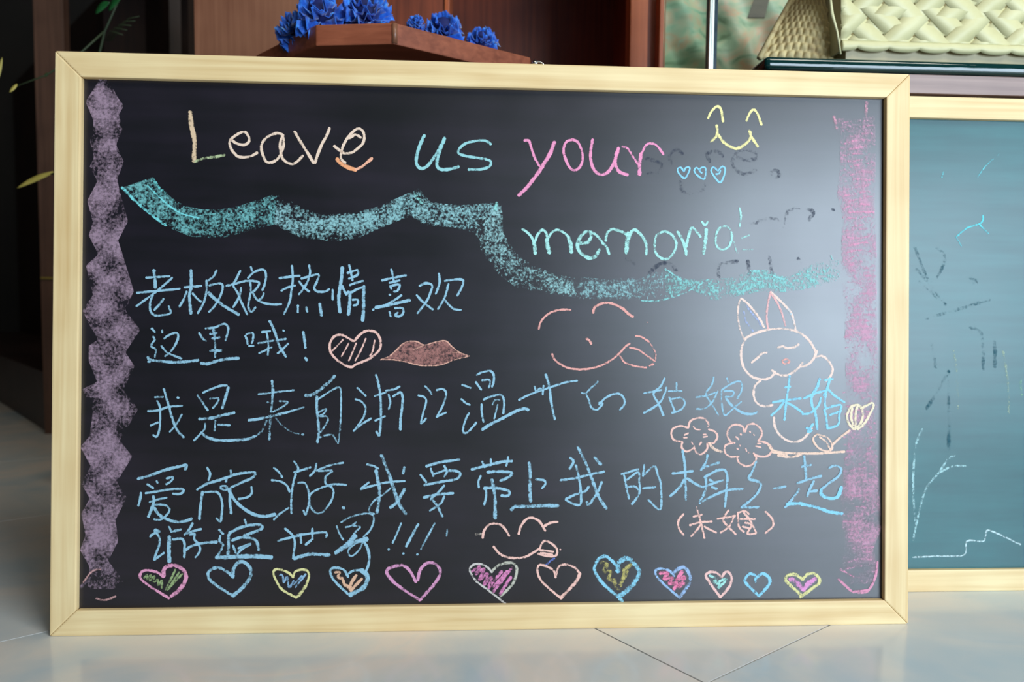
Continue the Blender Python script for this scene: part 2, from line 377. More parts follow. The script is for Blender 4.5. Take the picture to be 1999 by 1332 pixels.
# ---- first line of characters
chars('chalk_character', [
  [('C', '195 290 450 275;480 290 400 360 320 430 240 490 90 600;95 455 300 435 560 410;270 470 240 560 245 660 300 700 380 695 460 675 440 600;385 520 340 580 285 640'), ('C', '280 210 290 300 295 395', 7)],
  [('C', '610 395 795 380;635 440 600 530 555 605;700 460 740 510 790 550;960 210 930 270 870 320;850 320 850 430 820 560 755 675;880 375 960 355 1020 360 1020 430 980 530 920 620 875 660'), ('C', '680 210 685 380 665 480 680 680;870 450 950 530 1060 610 1200 690', 6)],
  [('C', '1215 215 1170 310 1140 370 1190 460 1230 560 1290 690;1065 378 1150 360 1250 330 1350 325 1420 345 1390 410 1340 450;1225 400 1210 480 1170 560 1140 610;1330 175 1345 220;1300 295 1350 240 1430 205 1480 215 1495 280 1480 360 1455 425;1320 320 1330 430 1310 540 1305 620 1340 660 1380 610;1350 450 1390 520 1460 560 1560 580 1660 578;1470 460 1455 500 1420 530')],
  [('C', '1640 295 1750 280 1860 270;1775 160 1785 300 1770 430 1750 550 1690 685;1660 430 1730 395 1810 375;1840 590 1840 665'), ('D', '130 155 140 240 110 340 60 420 20 470;45 300 120 280 230 255 215 330 185 400 220 440 300 440 350 415;20 330 70 390 130 440;100 610 110 660'), ('D', '245 575 255 640 265 700', 6)],
  [('D', '385 420 385 530;565 150 580 220 600 320;545 240 650 205;655 205 655 260 560 300;570 370 640 345 715 325;570 460 640 420 730 385;600 530 655 530 650 580 610 590;490 380 510 430 530 465'), ('D', '490 180 480 300 460 420 450 540 465 665;530 470 570 450 570 560 555 690;725 385 720 500 720 620 710 755', 6.5)],
  [('D', '1020 200 1035 260 1045 320;920 320 1050 290 1180 265;1000 345 1110 320;1010 380 1020 410;1030 375 1110 365 1090 430 1050 440;1000 475 1010 478;1130 480 1060 530 960 590;820 640 830 635;1000 660 1015 710;1060 620 1140 620 1150 670 1110 710 1060 700 1090 670'), ('D', '850 615 950 595 1080 565 1220 535', 6)],
  [('D', '1325 380 1390 350 1460 370 1450 440 1400 550 1305 675;1295 480 1370 560 1470 635;1535 245 1545 330 1520 420 1500 465;1600 325 1700 310 1795 315 1785 390 1735 485;1640 355 1610 470 1570 560 1525 630;1590 520 1640 580 1700 630 1775 640')]],
  BLUE, 4.4, 1.02, 'light blue chalk character in the first line')
chars('chalk_character', [
  [('C', '255 840 290 880;370 860 370 885;270 930 290 960 250 1030 300 1070 290 1150;390 950 450 910 530 890 540 950 500 1040 460 1090;360 1030 410 1090 480 1130 580 1165;400 1140 450 1110;215 1200 240 1200'), ('C', '215 1150 240 1180 400 1200 560 1205 760 1185', 5.5, .9)],
  [('C', '840 840 940 830 1040 790 1085 830 1075 900 1055 970;770 890 810 950 845 975'), ('C', '925 845 940 950 945 1050 945 1150;890 900 960 890;910 950 990 940;890 1080 1010 1080', 5.5, .82), ('C', '790 1215 850 1225 960 1195 1080 1170 1200 1165', 6, .95)],
  [('C', '1270 920 1290 970 1295 1010;1280 905 1350 890 1355 950 1340 1000;1310 1030 1360 1030;1450 880 1540 870;1500 880 1520 1000 1515 1130;1410 1000 1550 975 1710 955;1420 1110 1490 1075 1555 1045;1735 1005 1680 1060 1620 1110;1680 860 1690 868'), ('C', '1535 760 1590 880 1640 1030 1710 1145', 5.2)],
  [('D', '65 880 80 960 90 1050', 5.5), ('D', '90 1160 105 1185', 5.5)]], BLUE, 4.2, 1.0, 'light blue chalk character in the second line')
chars('chalk_heart', [[('D', '590 965 560 950 510 920 450 910 390 940 355 1010 365 1100 430 1180 520 1240 590 1260 640 1230 760 1180 850 1120 900 1050 900 960 860 890 780 865 710 885 650 940 620 975 590 970', 4.8),
  ('D', '500 960 385 1080;560 1000 480 1145;640 1000 600 1100 560 1190;745 950 690 1080 630 1190;840 970 820 1080 790 1140', 3.4, .82)]], SALM, 4.8, 1.05, 'peach chalk heart with diagonal hatching')
lp = Chalk('chalk_lips', B1, 'brownish pink chalk lips')
top = parse('D', '905 1180 1000 1140 1070 1080 1140 1010 1210 980 1300 985 1380 1020 1470 995 1560 975 1620 980 1680 1040 1760 1100 1865 1140')[0]
bot = parse('D', '905 1180 1040 1180 1160 1200 1320 1240 1450 1245 1560 1235 1680 1190 1760 1165 1865 1140')[0]
lp.strip(top, bot, (172, 122, 116), .74, 50, 6, .6)
lp.line('D', '905 1180 1000 1140 1070 1080 1140 1010 1210 980 1300 985 1380 1020 1470 995 1560 975 1620 980 1680 1040 1760 1100 1865 1140;905 1180 1040 1180 1160 1200 1320 1240 1450 1245 1560 1235 1680 1190 1760 1165 1865 1140;1260 1070 1370 1025;1680 1100 1760 1102', (240, 185, 165), 2.6, .8); lp.done()
# ---- third line
chars('chalk_character', [
  [('E', '185 318 275 315;210 360 240 430 245 560 235 680 205 760 165 740;105 472 220 465 340 425 490 415;135 635 220 600;485 510 450 580 400 650 350 705;435 320 450 327'), ('E', '285 225 330 380 380 560 430 680 505 765', 5)],
  [('E', '720 268 820 225 920 190 990 190;660 295 710 370 775 465;800 335 890 330 880 380 830 440;860 580 850 690;890 625 1020 632;745 610 740 670 690 730 620 800', 4.2, .92), ('E', '1005 210 970 330 935 440;680 560 800 555 940 520 1070 490;700 710 760 760 860 795 980 800 1100 795 1220 785 1310 750', 5.8, .95), ('E', '1310 750 1380 690 1430 580', 4.5, .7)],
  [('E', '1490 135 1500 250 1490 380 1480 480', 5.5, .82), ('E', '1340 285 1440 275 1550 260 1735 240;1440 375 1450 377;1575 362 1665 375 1600 430 1500 480;1650 490 1845 430', 4, .82), ('E', '1230 575 1350 560 1480 530 1650 490', 5.5, .9), ('E', '1475 540 1465 660 1460 790', 5.5, .68), ('E', '1530 550 1600 630 1700 700 1790 728', 3.5, .5), ('E', '1825 733 1842 736', 4)],
  [('F', '95 300 180 285 300 200 420 85', 7, .85), ('F', '220 310 220 450 235 600 240 720 225 820', 5.5, .85), ('F', '230 345 340 270 450 210 485 240 490 400 485 560 475 700 455 835;240 490 290 460 325 450 300 500 250 530 320 530 345 570 310 640 260 710;240 770 310 745 380 735;400 740 430 790 455 835', 4, .82)],
  [('F', '670 215 720 260 765 305;650 340 720 370 765 440 745 530 690 620 630 695;630 695 720 620 825 555;865 305 930 285 990 265;870 580 980 530;990 245 1080 230 1145 200;1020 290 1040 380 1020 450'), ('F', '880 70 910 180 930 320 935 480 930 620 915 745 885 700;1070 310 1150 265 1175 310 1175 400 1155 540 1150 680', 4.8)],
  [('F', '1425 195 1470 240 1500 285;1350 298 1420 320 1440 370 1410 480 1380 610 1440 555;1555 240 1620 225 1660 270 1640 370 1600 460 1555 540;1555 540 1600 515 1660 490')],
  [('F', '1840 180 1935 215;1830 340 1880 385 1925 405;1915 495 1870 590 1850 700 1900 710 1999 600', 4.2), ('G', '175 70 240 40 320 25 360 60 365 140 345 205;165 150 200 200 225 235;235 130 310 125 325 160 310 210;250 345 350 305 430 290 470 320 480 400 470 500;230 395 230 480 250 595', 4.4), ('G', '350 400 380 350 430 350;410 400 390 480 370 560', 3.5, .8), ('G', '235 680 330 620 470 550 600 480 700 445 750 460', 6)],
  [('G', '645 350 760 290 900 240 1050 190 1180 150 1295 135;820 200 835 260;920 190 910 290;830 260 880 220 910 250'), ('G', '945 65 985 200 1000 330 1020 450 1045 565', 5, .92)],
  [('G', '1525 145 1450 215 1390 275 1345 270;1390 275 1425 350 1450 430 1510 460 1560 420 1580 390 1540 380;1540 400 1600 335 1680 290 1760 280 1810 320 1825 390 1770 460', 4, .95)],
  [('H', '265 700 235 760 190 800 180 830 220 900 255 985;105 815 160 805 240 790;280 770 240 870 170 930 105 965;355 735 355 800;295 800 395 798;300 845 320 900 340 950;320 860 390 850 420 890 390 940 320 965')],
  [('H', '640 690 625 750 580 820 620 890 675 980;505 845 580 835 650 810;670 800 630 880 570 930 510 935;740 700 750 730;700 790 760 750 820 725 855 740 850 800 820 855;700 800 700 880 720 980 760 960 800 920;720 800 790 800 780 840 730 840;850 880 800 920', 3.8, .95), ('H', '730 845 770 900 850 960 920 975 970 960', 5)],
  [('H', '1220 680 1210 780 1195 880 1180 1020;1185 770 1225 765;1090 885 1180 870 1305 855;1175 880 1140 930 1080 985;1205 890 1260 920 1320 965', 4.6, 1.05, SKY)],
  [('H', '1450 705 1430 770 1390 840 1390 900 1420 980 1430 1090', 5.6, .95, SKY), ('H', '1330 855 1420 815 1500 795;1460 850 1440 910 1380 965 1320 975;1490 715 1550 705;1530 700 1500 800 1480 830;1495 820 1490 900 1500 935;1510 780 1560 830 1640 885;1485 940 1500 1000 1510 1085;1500 930 1610 905 1600 980 1590 1055 1510 1085;1530 980 1590 960;1350 1080 1390 1100 1360 1110 1400 1050', 4.6, 1.05, SKY)]],
  BLUE, 4, 1.0, 'light blue chalk character in the third line')
# ---- fourth line
chars('chalk_character', [
  [('I', '215 375 280 420;320 340 330 360;430 310 500 295 480 340 425 375;145 470 135 540 115 615;195 475 330 455 480 430 610 430 605 470 560 485 500 480;240 575 340 545 430 525;300 605 400 605 460 650 430 720 360 770 290 765', 4.4), ('I', '110 315 250 275 400 220 560 180 650 165 635 210;285 510 280 600 225 740;295 640 340 710 430 765 540 795 640 785 710 760', 5.6)],
  [('I', '880 190 915 260 895 330;1145 220 1150 270;860 465 980 460 1030 510 1050 600 1045 700 1030 790 985 755;1100 300 1090 350;1040 430 1035 400 1080 395 1110 420 1080 440 1040 425;1375 405 1380 470 1330 520 1230 540', 4.4), ('I', '770 435 880 370 1000 335 1100 300 1200 265 1330 245 1415 245 1390 300 1280 350 1150 410;830 460 810 600 795 765;1140 420 1135 550 1150 700', 5.2), ('I', '1120 430 1180 540 1280 640 1400 710 1520 735 1640 710', 6.2)],
  [('I', '1625 190 1680 240 1720 300;1600 330 1700 345 1770 390 1800 460;1625 770 1700 700 1790 640;1850 120 1895 190 1885 240;1850 240 1999 205;1870 260 1840 370 1820 530 1820 700', 4.2, .92), ('J', '10 360 80 360 120 430 135 540 120 640 95 715 70 670;0 235 150 185;215 145 200 220 140 285;215 225 350 170 515 135;240 230 390 225 320 290 320 370 370 400;550 383 420 375 310 400 180 460 135 520 150 620 190 680 250 700 320 650 390 540 405 450 370 390', 4.2, .88)],
  [('J', '510 632 522 642', 6)],
  [('J', '780 155 850 170 905 200;710 430 850 390 1000 355 1200 340;710 425 800 355;1040 420 960 490 880 540 820 610 800 670 830 700 860 705', 4.2, .9), ('J', '880 220 900 330 920 450 910 570 890 690;940 50 990 180 1040 310 1090 470 1140 600 1210 705;1200 430 1160 500 1110 580 1040 635', 7, .8), ('J', '1195 185 1180 255', 5)],
  [('J', '1490 200 1520 285;1530 260 1650 220;1640 170 1670 230 1640 290;1375 270 1440 355;1640 390 1580 460 1490 540;1640 510 1600 590 1480 670'), ('J', '1440 175 1600 130 1810 100;1650 220 1780 230 1820 265 1770 320 1620 345 1420 385;1410 525 1560 490 1740 475;1490 540 1560 610 1620 735', 5.2, .9)],
  [('K', '220 220 245 280;310 195 310 260;490 175 485 220 470 265;205 370 180 430 185 490;260 510 260 590 240 670'), ('K', '110 300 280 260 420 225 530 215;275 330 400 325 525 335 500 380 410 420;240 500 350 495 490 525 490 575 420 575', 5.6), ('K', '320 410 345 520 355 650 355 810', 7, .9)],
  [('K', '710 235 720 350 715 500 725 635', 7, .85), ('K', '780 405 860 415 880 450 840 500', 4.6), ('K', '525 725 560 690 680 690 820 680 1010 680', 7, .92)],
  [('K', '1135 180 1170 220 1130 295;1195 260 1225 380 1245 520 1245 660 1180 665 1090 620;1090 610 1200 560 1290 530 1330 480;1035 415 1200 390 1340 355 1490 325;1465 435 1420 540 1330 670 1310 640', 5), ('K', '1215 70 1290 220 1350 370 1420 560 1510 710;1390 180 1455 250', 6.2, .92)],
  [('L', '55 275 190 235;75 280 95 380 115 475;100 320 190 260 200 340 200 430 140 520;90 380 160 375 190 400;240 200 230 290;230 290 320 210 350 280 375 370 370 560 275 485;230 390 330 382')],
  [('L', '550 80 570 200 575 340 580 485;470 270 635 250;565 320 520 390 450 455;590 310 650 350 710 380;755 120 740 180 700 240;710 225 850 180;730 300 820 250 890 240 915 290 910 390 895 540;740 310 740 400 690 500;690 510 800 450 920 405 1040 395;720 380 800 350 880 325;770 320 800 335;790 380 830 395', 5)],
  [('L', '1150 170 1120 250 1090 310 1150 330 1190 360 1160 430 1100 490 1030 545;1030 545 1170 545', 5)],
  [('L', '1290 393 1390 375', 4.6)],
  [('L', '1540 130 1550 220 1555 320;1520 215 1595 200;1485 350 1580 315 1680 290;1500 395 1450 470 1385 545;1620 330 1590 390 1565 455;1590 415 1645 410;1745 225 1790 205 1840 230 1820 290 1740 350 1680 400', 5, 1.0), ('L', '1400 520 1500 515 1640 545 1740 580 1850 595;1680 400 1680 440 1740 470 1810 460 1845 380', 6.6, 1.05, SKY)]],
  BLUE, 4.4, 1.0, 'light blue chalk character in the fourth line')
chars('chalk_character', [
  [('I', '300 880 350 905;245 960 300 920 350 970 345 1060 310 1150 290 1220;290 1220 400 1140;455 850 480 890;480 905 590 880;720 810 680 880 630 940;640 930 720 900 815 875;690 940 740 930 740 990 790 1050 800 1120 750 1190'), ('I', '460 960 455 1100 460 1240;300 890 345 905', 7.5), ('I', '500 990 600 985 630 1050 625 1190;640 1110 720 1060 850 1030 990 1020', 5.4)],
  [('I', '1015 885 1060 930;1030 950 1020 1010 1060 1050 1030 1120 985 1190;1300 770 1320 830;1170 1060 1200 1140;1230 1090 1370 1040 1280 1090 1220 1150'), ('I', '1130 920 1250 860 1370 830 1480 830 1490 870 1400 910 1290 950;1160 1000 1260 970 1390 980 1440 1030 1455 1110;1120 940 1120 1050 1115 1170', 6, .92), ('I', '985 1190 1100 1190 1250 1180 1420 1180 1600 1190', 8, .95)],
  [('I', '1750 870 1830 940 1860 1020 1850 1110 1840 1205;1670 1005 1850 960 1999 930'), ('J', '0 943 150 925 300 910 335 930 320 965;170 870 170 990;40 960 45 1030;155 1000 95 1050'), ('J', '-35 1205 60 1175 150 1155 360 1165', 6.5)],
  [('J', '490 800 600 740 740 705 830 710 855 770 820 880 740 960;440 840 470 920 515 995;540 855 600 840 660 800;600 840 700 850 640 920 580 1010;700 1010 620 1060 570 1120 600 1180 680 1120 730 1030', 4, .85), ('J', '430 1140 520 1080 620 1030 780 985;500 1090 600 1010 650 950', 8.5, .98), ('J', '740 1010 790 1100 805 1200 790 1290 760 1360', 5.4)],
  [('J', '1160 810 1115 920 1065 1030', 4), ('J', '1018 1100 1026 1102', 4.5)], [('J', '1350 820 1290 930 1215 1070', 5), ('J', '1183 1146 1188 1150', 4.5)],
  [('J', '1535 810 1470 930 1380 1100', 4, .82), ('J', '1338 1158 1344 1160', 5)], [('J', '1675 880 1665 950', 4, .7)]],
  BLUE, 4.6, 1.0, 'light blue chalk character in the bottom line')
chars('chalk_character', [
  [('L', '560 600 520 650 520 710 560 770')],
  [('L', '665 545 695 650 730 795;640 620 710 605;610 690 700 665 790 660;695 690 660 740 620 780;730 700 770 725 825 750')],
  [('L', '925 570 890 620 880 650 930 710 985 765;835 640 980 615;970 620 930 700 860 750;1000 590 1060 575 1090 600;1000 600 1010 700 1050 745;1020 640 1140 640;1050 590 1100 650 1150 750;1060 670 1110 690 1080 760 1150 755;1040 700 1100 720')],
  [('L', '1225 580 1280 640 1285 700 1225 755')]], SALM, 4.2, .98, 'small peach chalk character in brackets')
# ---- faces, rabbit, flowers
chars('chalk_smiley', [[('M', '295 470 320 390 380 320 460 275 560 255 650 258;445 750 470 810 530 860 620 905 720 920 830 918 940 895 1050 850 1140 790 1210 725 1270 660 1310 635', 4.2, .95), ('M', '900 290 920 230 990 190 1070 180 1160 205 1240 250 1290 300 1345 335;830 580 860 600 880 635', 5.2),
  ('M', '1375 550 1440 560 1520 610;1310 680 1400 700 1490 760 1590 830;1200 770 1250 840 1330 875 1420 895 1495 900;1530 880 1575 865', 3.8, .9), ('M', '1520 610 1570 680 1600 750 1590 830 1540 870;1505 395 1510 398', 3, .55)]], (245, 178, 170), 4.4, 1, 'salmon chalk winking face with tongue out')
chars('chalk_smiley', [[('K', '225 1015 240 940 290 880 350 865 420 885 470 940 500 995;600 975 620 900 670 830 730 805 800 830 840 880 875 940;870 890 940 855 1005 850;340 1105 390 1170 460 1210 560 1225 660 1215 750 1170 820 1120', 4.8),
  ('K', '820 1120 850 1060 880 1045 950 1080 1000 1140 985 1200 900 1205 800 1180;820 1140 900 1150 960 1160;830 1170 950 1190', 4.2), ('K', '155 975 230 978', 6, .6, (180, 170, 160)), ('K', '1030 1135 1036 1138', 3), ('K', '970 1230 925 1260 880 1300', 4.5, .75, (120, 140, 215))]], SALM, 4.6, 1.05, 'peach chalk smiling face licking its lips')
chars('chalk_rabbit', [[('H', '870 400 960 355 1080 325 1200 325 1290 350 1360 400 1400 460 1420 510 1390 570 1340 605 1310 610;885 400 855 460 850 540 870 620 920 680 980 705 1050 705 1095 675 1110 650;1085 640 1130 670 1190 680 1240 660 1290 620 1320 580;1430 490 1410 540;1420 540 1470 530 1520 570 1550 630 1530 690 1500 720;1000 715 955 760 945 830 970 890 1030 915 1090 905;1100 1000 1110 1080 1150 1140 1210 1180 1280 1185 1340 1150 1390 1080', 4.6),
  ('H', '870 400 840 320 825 230 830 140 850 90', 4, .8), ('H', '850 90 900 130 960 200 1000 260 1025 310;1075 40 1130 90 1200 160 1240 220 1265 330', 4.4), ('H', '1055 320 1045 230 1055 130 1075 40;1085 60 1130 130 1160 200 1190 300', 4, .95, (245, 190, 190)),
  ('H', '880 130 930 200 980 260 1010 320;870 190 890 270 940 340', 4.5, .42, (180, 195, 238)), ('H', '1210 170 1245 250 1250 320', 4, .6, (190, 220, 235)),
  ('H', '930 580 980 540 1010 510 1045 503;1130 465 1170 455 1200 470 1260 460 1290 440', 4.4), ('H', '1165 565 1200 555 1220 575 1180 590 1165 570', 3.6, 1.05, (250, 180, 170))]], (250, 222, 210), 4.6, 1.0, 'pale chalk rabbit with closed eyes')
chars('chalk_flower', [[('H', '595 1070 600 1050 570 1010 510 1005 460 1030 445 1080;440 1080 390 1065 330 1085 315 1130 340 1175 400 1185;400 1190 395 1230 430 1260 480 1240 490 1220;490 1230 510 1270 550 1280 590 1240 590 1200;600 1090 650 1110 668 1150 640 1195 600 1195'), ('H', '485 1070 500 1090 540 1095;415 1135 445 1120;410 1155 435 1155;560 1150 590 1145;470 1190 480 1205;530 1210 545 1190;560 1130 580 1130', 3.2)],
  [('H', '870 1110 860 1070 800 1055 755 1085 745 1140 770 1185 800 1195;880 1110 900 1060 950 1050 1000 1090 1005 1140 980 1180;790 1195 730 1215 725 1265 760 1300 830 1300;990 1180 1050 1200 1085 1240 1060 1290 1000 1300 950 1285'), ('L', '995 130 1000 160 1020 190 1070 210 1120 195 1150 150 1130 105'), ('H', '915 1108 920 1114;945 1130 950 1136;845 1126 850 1134;808 1148 830 1168;960 1220 1000 1230;818 1238 826 1244;885 1240 890 1260;975 1200 1000 1200;840 1213 842 1220;905 1268 915 1272', 3.4)]], SALM, 4, 1.0, 'peach outline of a five-petalled chalk flower')
chars('chalk_branch', [[('H', '610 1200 640 1240 700 1262', 6)], [('H', '1060 1210 1090 1250 1180 1270 1300 1275 1450 1275 1640 1262;1130 1290 1230 1305 1310 1285;1090 1265 1200 1290', 4.6)], [
  ('H', '1430 1130 1400 1160 1420 1210 1470 1250 1540 1250 1540 1200 1500 1150 1430 1130;1450 1150 1500 1190 1530 1245', 4), ('H', '1545 1215 1600 1160 1680 1100', 4.5)]], (250, 215, 195), 4.4, 1, 'cream chalk branch or leaf')
chars('chalk_tulip', [[('H', '1710 1090 1670 1040 1660 980 1690 920 1740 905 1770 930 1780 990 1760 1050 1720 1090;1740 905 1725 980 1725 1080;1770 930 1850 890 1860 920 1830 980 1790 1050 1740 1090;1700 930 1690 1000 1710 1060', 5, .98)]], (245, 232, 200), 5, 1, 'cream chalk flower bud')
# ---- row of hearts
LP, YG = (240, 165, 200), (235, 230, 165)
H = [
 ('pink chalk heart with green hatching', [('O', '330 260 270 215 180 190 110 195 75 240 90 290 180 360 290 430 390 490', 5, 1, LP), ('O', '330 250 330 190 370 145 440 135 520 165 570 230 560 310 500 400 410 470', 8, .95, LP), ('O', '120 270 150 235 150 290 190 240 180 300 230 250 220 310 270 290 270 350 310 300 310 380;350 400 460 180;370 400 500 210;380 390 530 230', 4.6, .85, (160, 182, 130))]),
 ('blue chalk heart outline', [('O', '1085 265 1040 220 970 175 900 160 830 190 810 240 840 300 930 370 1080 465', 6, .95, BLUE), ('O', '1080 250 1085 180 1130 110 1190 95 1250 140 1280 210 1250 300 1170 390 1080 465', 7, .92, BLUE)]),
 ('yellow chalk heart with blue hatching', [('O', '1735 265 1690 220 1600 180 1540 180 1520 220 1550 300 1620 400 1770 485', 4.6, 1, YG), ('O', '1735 250 1760 200 1830 180 1890 195 1905 260 1870 360', 4.6, .95, YG), ('O', '1870 360 1820 430 1770 485', 7, .9, YG), ('O', '1590 240 1620 240 1630 320 1670 260 1690 370 1740 300 1700 370;1760 370 1870 230;1740 340 1830 250', 4.2, .85, (150, 190, 222))]),
 ('light blue chalk heart with peach filling', [('Y', '330 260 290 190 220 160 150 170 140 220 190 310 330 445', 5, 1, BLUE), ('Y', '335 220 400 190 470 185', 5, 1, BLUE), ('Y', '470 185 520 220 540 290 490 380 350 455', 9, .92, BLUE), ('Y', '190 210 240 210 220 260 270 280 290 340 340 370;420 240 370 320 350 400;480 280 420 340 360 410', 6, .85, (235, 190, 160))]),
 ('large pink chalk heart outline', [('Y', '1065 315 1010 210 940 140 850 140 770 170 750 220 820 310 950 410 1110 510;1085 295 1110 190 1170 120 1240 105 1310 150 1330 220 1270 330 1110 510', 6.2, .93, (225, 160, 200))]),
 ('grey chalk heart with pink filling', [('Z', '335 210 280 150 210 120 130 130 95 190 160 300 290 400 490 555', 4.4, .9, (215, 210, 205)), ('Z', '340 190 400 140 480 110 560 110 605 170 570 320 430 470', 5.6, .85, (205, 205, 190)), ('Z', '120 200 200 150 160 230 250 170 200 290 290 220 250 340 330 260 300 360;350 420 550 160;300 380 440 200;420 450 540 260;350 370 500 200', 6.4, .8, (230, 145, 195))]),
 ('peach chalk heart outline', [('Z', '1025 265 1010 200 960 160 880 130 840 140 830 210 870 300 960 390 1070 480', 4.6, 1, SALM), ('Z', '1030 240 1060 150 1130 125 1220 150 1290 220', 4.8, .88, SALM), ('Z', '1290 225 1240 320 1080 490', 6.5, .92, SALM)]),
 ('blue chalk heart filled with olive', [('Z', '1695 150 1640 90 1570 35 1500 60 1450 140 1460 220 1540 330 1750 520', 6.5, .85, (150, 215, 240)), ('Z', '1700 200 1710 110 1780 60 1850 90 1930 200 1880 320 1780 420 1710 470', 10, .72, (150, 215, 240)), ('Z', '1520 100 1580 130 1550 200 1620 200 1600 280 1660 300 1680 370 1720 400;1840 130 1780 180 1760 260 1730 350;1800 200 1750 300', 9, .66, (200, 190, 120))]),
 ('lilac blue chalk heart with pink filling', [('a', '310 250 270 200 190 170 120 180 110 230 180 320 370 485', 5, .98, (165, 200, 240)), ('a', '310 220 340 180 420 155 470 220 485 300 430 400 370 485', 7, .8, (165, 195, 235)), ('a', '160 220 240 220 200 280 290 270 260 330 340 330 310 390;400 200 340 300 430 260 350 370 420 330', 7.5, .85, (250, 145, 185))]),
 ('peach chalk heart with mint filling', [('a', '820 265 780 220 710 205 655 240 690 310 810 480;830 260 870 205 915 220 935 290 900 380 810 480', 5.2, .98, (250, 205, 200)), ('a', '700 245 770 280 740 310 800 340 790 380 880 280 800 310', 6, .85, MINT)]),
 ('small blue chalk heart outline', [('a', '1190 310 1190 250 1130 225 1080 290 1110 350 1230 465;1200 270 1270 225 1340 270 1340 340 1230 465', 6, .9, SKY)]),
 ('yellow chalk heart with lilac filling', [('a', '1700 290 1640 240 1570 235 1515 280 1560 340 1700 470;1700 290 1760 230 1840 230 1890 310 1800 390 1680 480', 6.5, .95, YG), ('a', '1570 280 1640 320 1700 390;1840 280 1770 330 1710 400', 9.5, .9, (235, 160, 215))])]
for lab, sp in H: chars('chalk_heart', [sp], SKY, 5, 1, lab)
# ---- rubbed bands
def px(reg, s): return parse(reg, s)[0]
pb = Chalk('chalk_band', B1, 'dusty pink rubbed chalk band down the left side')
Lf = px('U', '100 45 40 140 75 220 78 280 60 320 80 400 60 440 95 510 48 600 75 700 55 760 100 850 42 900 75 1040 25 1110 60 1180 100 1245')+px('V', '55 60 55 130 95 230 25 260 75 360 60 480 15 530 65 620 20 700 60 770 20 840 40 940 15 1010 60 1090 50 1150')
Rt = px('U', '150 45 190 120 218 158 195 200 212 270 182 340 218 418 188 500 200 560 238 695 192 785 222 880 265 1020 225 1110 295 1200')+px('V', '225 90 268 155 215 265 285 355 200 500 258 575 185 695 232 765 180 870 192 970 145 1060 215 1150')
# resample both outlines on shared image rows so that the band stays level
def rows(P, ys):
    out = []
    for y in ys:
        for a, b in zip(P, P[1:]):
            if a[1] <= y <= b[1]: out.append((a[0]+(b[0]-a[0])*(y-a[1])/max(b[1]-a[1], 1e-6), y)); break
        else: out.append((P[0][0] if y < P[0][1] else P[-1][0], y))
    return out
ys = [150+ (1150-150)*i/200 for i in range(201)]
def band(ch, Lp, Rp, ys, col, dens, **k):
    a, b = rows(Lp, ys), rows(Rp, ys); ch.strip(a, b, col, dens, len(ys)-1, 10, **k)
def rowstrip(s, Lp, Rp, ys, col, dens, soft=.66):
    a_, b_ = rows(Lp, ys), rows(Rp, ys); lf = s.lift(); base = len(s.v); c = srgb(*col); m = 11
    for i in range(len(ys)):
        for j in range(m):
            u = j/10; s.v.append(on_board(s.root, a_[i][0]+(b_[i][0]-a_[i][0])*u, ys[i], lf))
            dn = dens - .5*max(0, (ys[i]-(ys[-1]-70))/70)**1.5 - .35*max(0, (ys[0]+25-ys[i])/25) + .26*noise.noise(Vector((u*1.7, ys[i]*.03, 0)))
            s.c.append((*c, dn)); s.uv.append((0, .5+(u-.5)*soft))
    for i in range(len(ys)-1):
        for j in range(m-1):
            k = base+i*m+j; s.f.append((k, k+1, k+m+1, k+m))
rowstrip(pb, Lf, Rt, ys, (176, 150, 170), .57)
pb.line('V', '30 1160 70 1110 110 1100;90 1235 130 1242 180 1225', (225, 175, 175), 4, .85)
pb.line('V', '20 1180 60 1140', (150, 130, 150), 8, .4)
pb.done(m_rub)
pb = Chalk('chalk_band', B1, 'pink scribbled chalk band down the right side')
Lf = [(1660, 200), (1628, 230), (1640, 270), (1640, 330), (1634, 380), (1645, 420), (1642, 500), (1645, 560), (1650, 640), (1650, 700), (1652, 780), (1655, 860), (1648, 900), (1640, 1000), (1650, 1060), (1642, 1110), (1655, 1130), (1668, 1155)]
Rt = [(1704, 200), (1708, 235), (1710, 300), (1708, 400), (1712, 500), (1712, 600), (1714, 700), (1715, 780), (1712, 860), (1716, 960), (1722, 1030), (1705, 1070), (1714, 1110), (1705, 1155)]
rowstrip(pb, Lf, Rt, [218+(1140-218)*i/180 for i in range(181)], (214, 165, 190), .46)
rr = random.Random(3)
for i in range(70):
    y = 240+i*12.6; x0 = 1646+rr.random()*14; x1 = 1708-rr.random()*14
    pb.line('p', f'{x0} {y+rr.uniform(-4,4)} {(x0+x1)/2} {y-4+rr.uniform(-3,3)} {x1} {y-6+rr.uniform(-5,5)}', (236, 168, 198), 4.5, .5)
pb.line('p', '1692 200 1690 225;1628 228 1634 250', (235, 170, 190), 7, .62)
pb.line('X', '960 710 1030 750;1060 840 1110 830 1150 760 1165 670;950 765 1020 830;1030 835 1110 825', (240, 165, 195), 5, .8); pb.done(m_rub)
wv = Chalk('chalk_wave', B1, 'turquoise rubbed chalk wave across the middle')
wv.strip(px('N', '295 65 350 160 450 240 560 310 700 335 850 335 1000 310 1150 260 1330 200'), px('N', '35 155 150 270 300 400 450 500 600 560 750 575 900 565 1050 525 1180 490 1300 460'), (120, 188, 190), lambda t: .60-.06*t, 90)
wv.line('N', '250 140 330 220 420 300 530 370 680 410', (130, 225, 230), 3.6, .9); wv.line('N', '35 155 150 270 280 380 400 470', (130, 225, 230), 6, .8); wv.line('N', '290 80 340 150 400 200', (120, 215, 215), 6, .7)
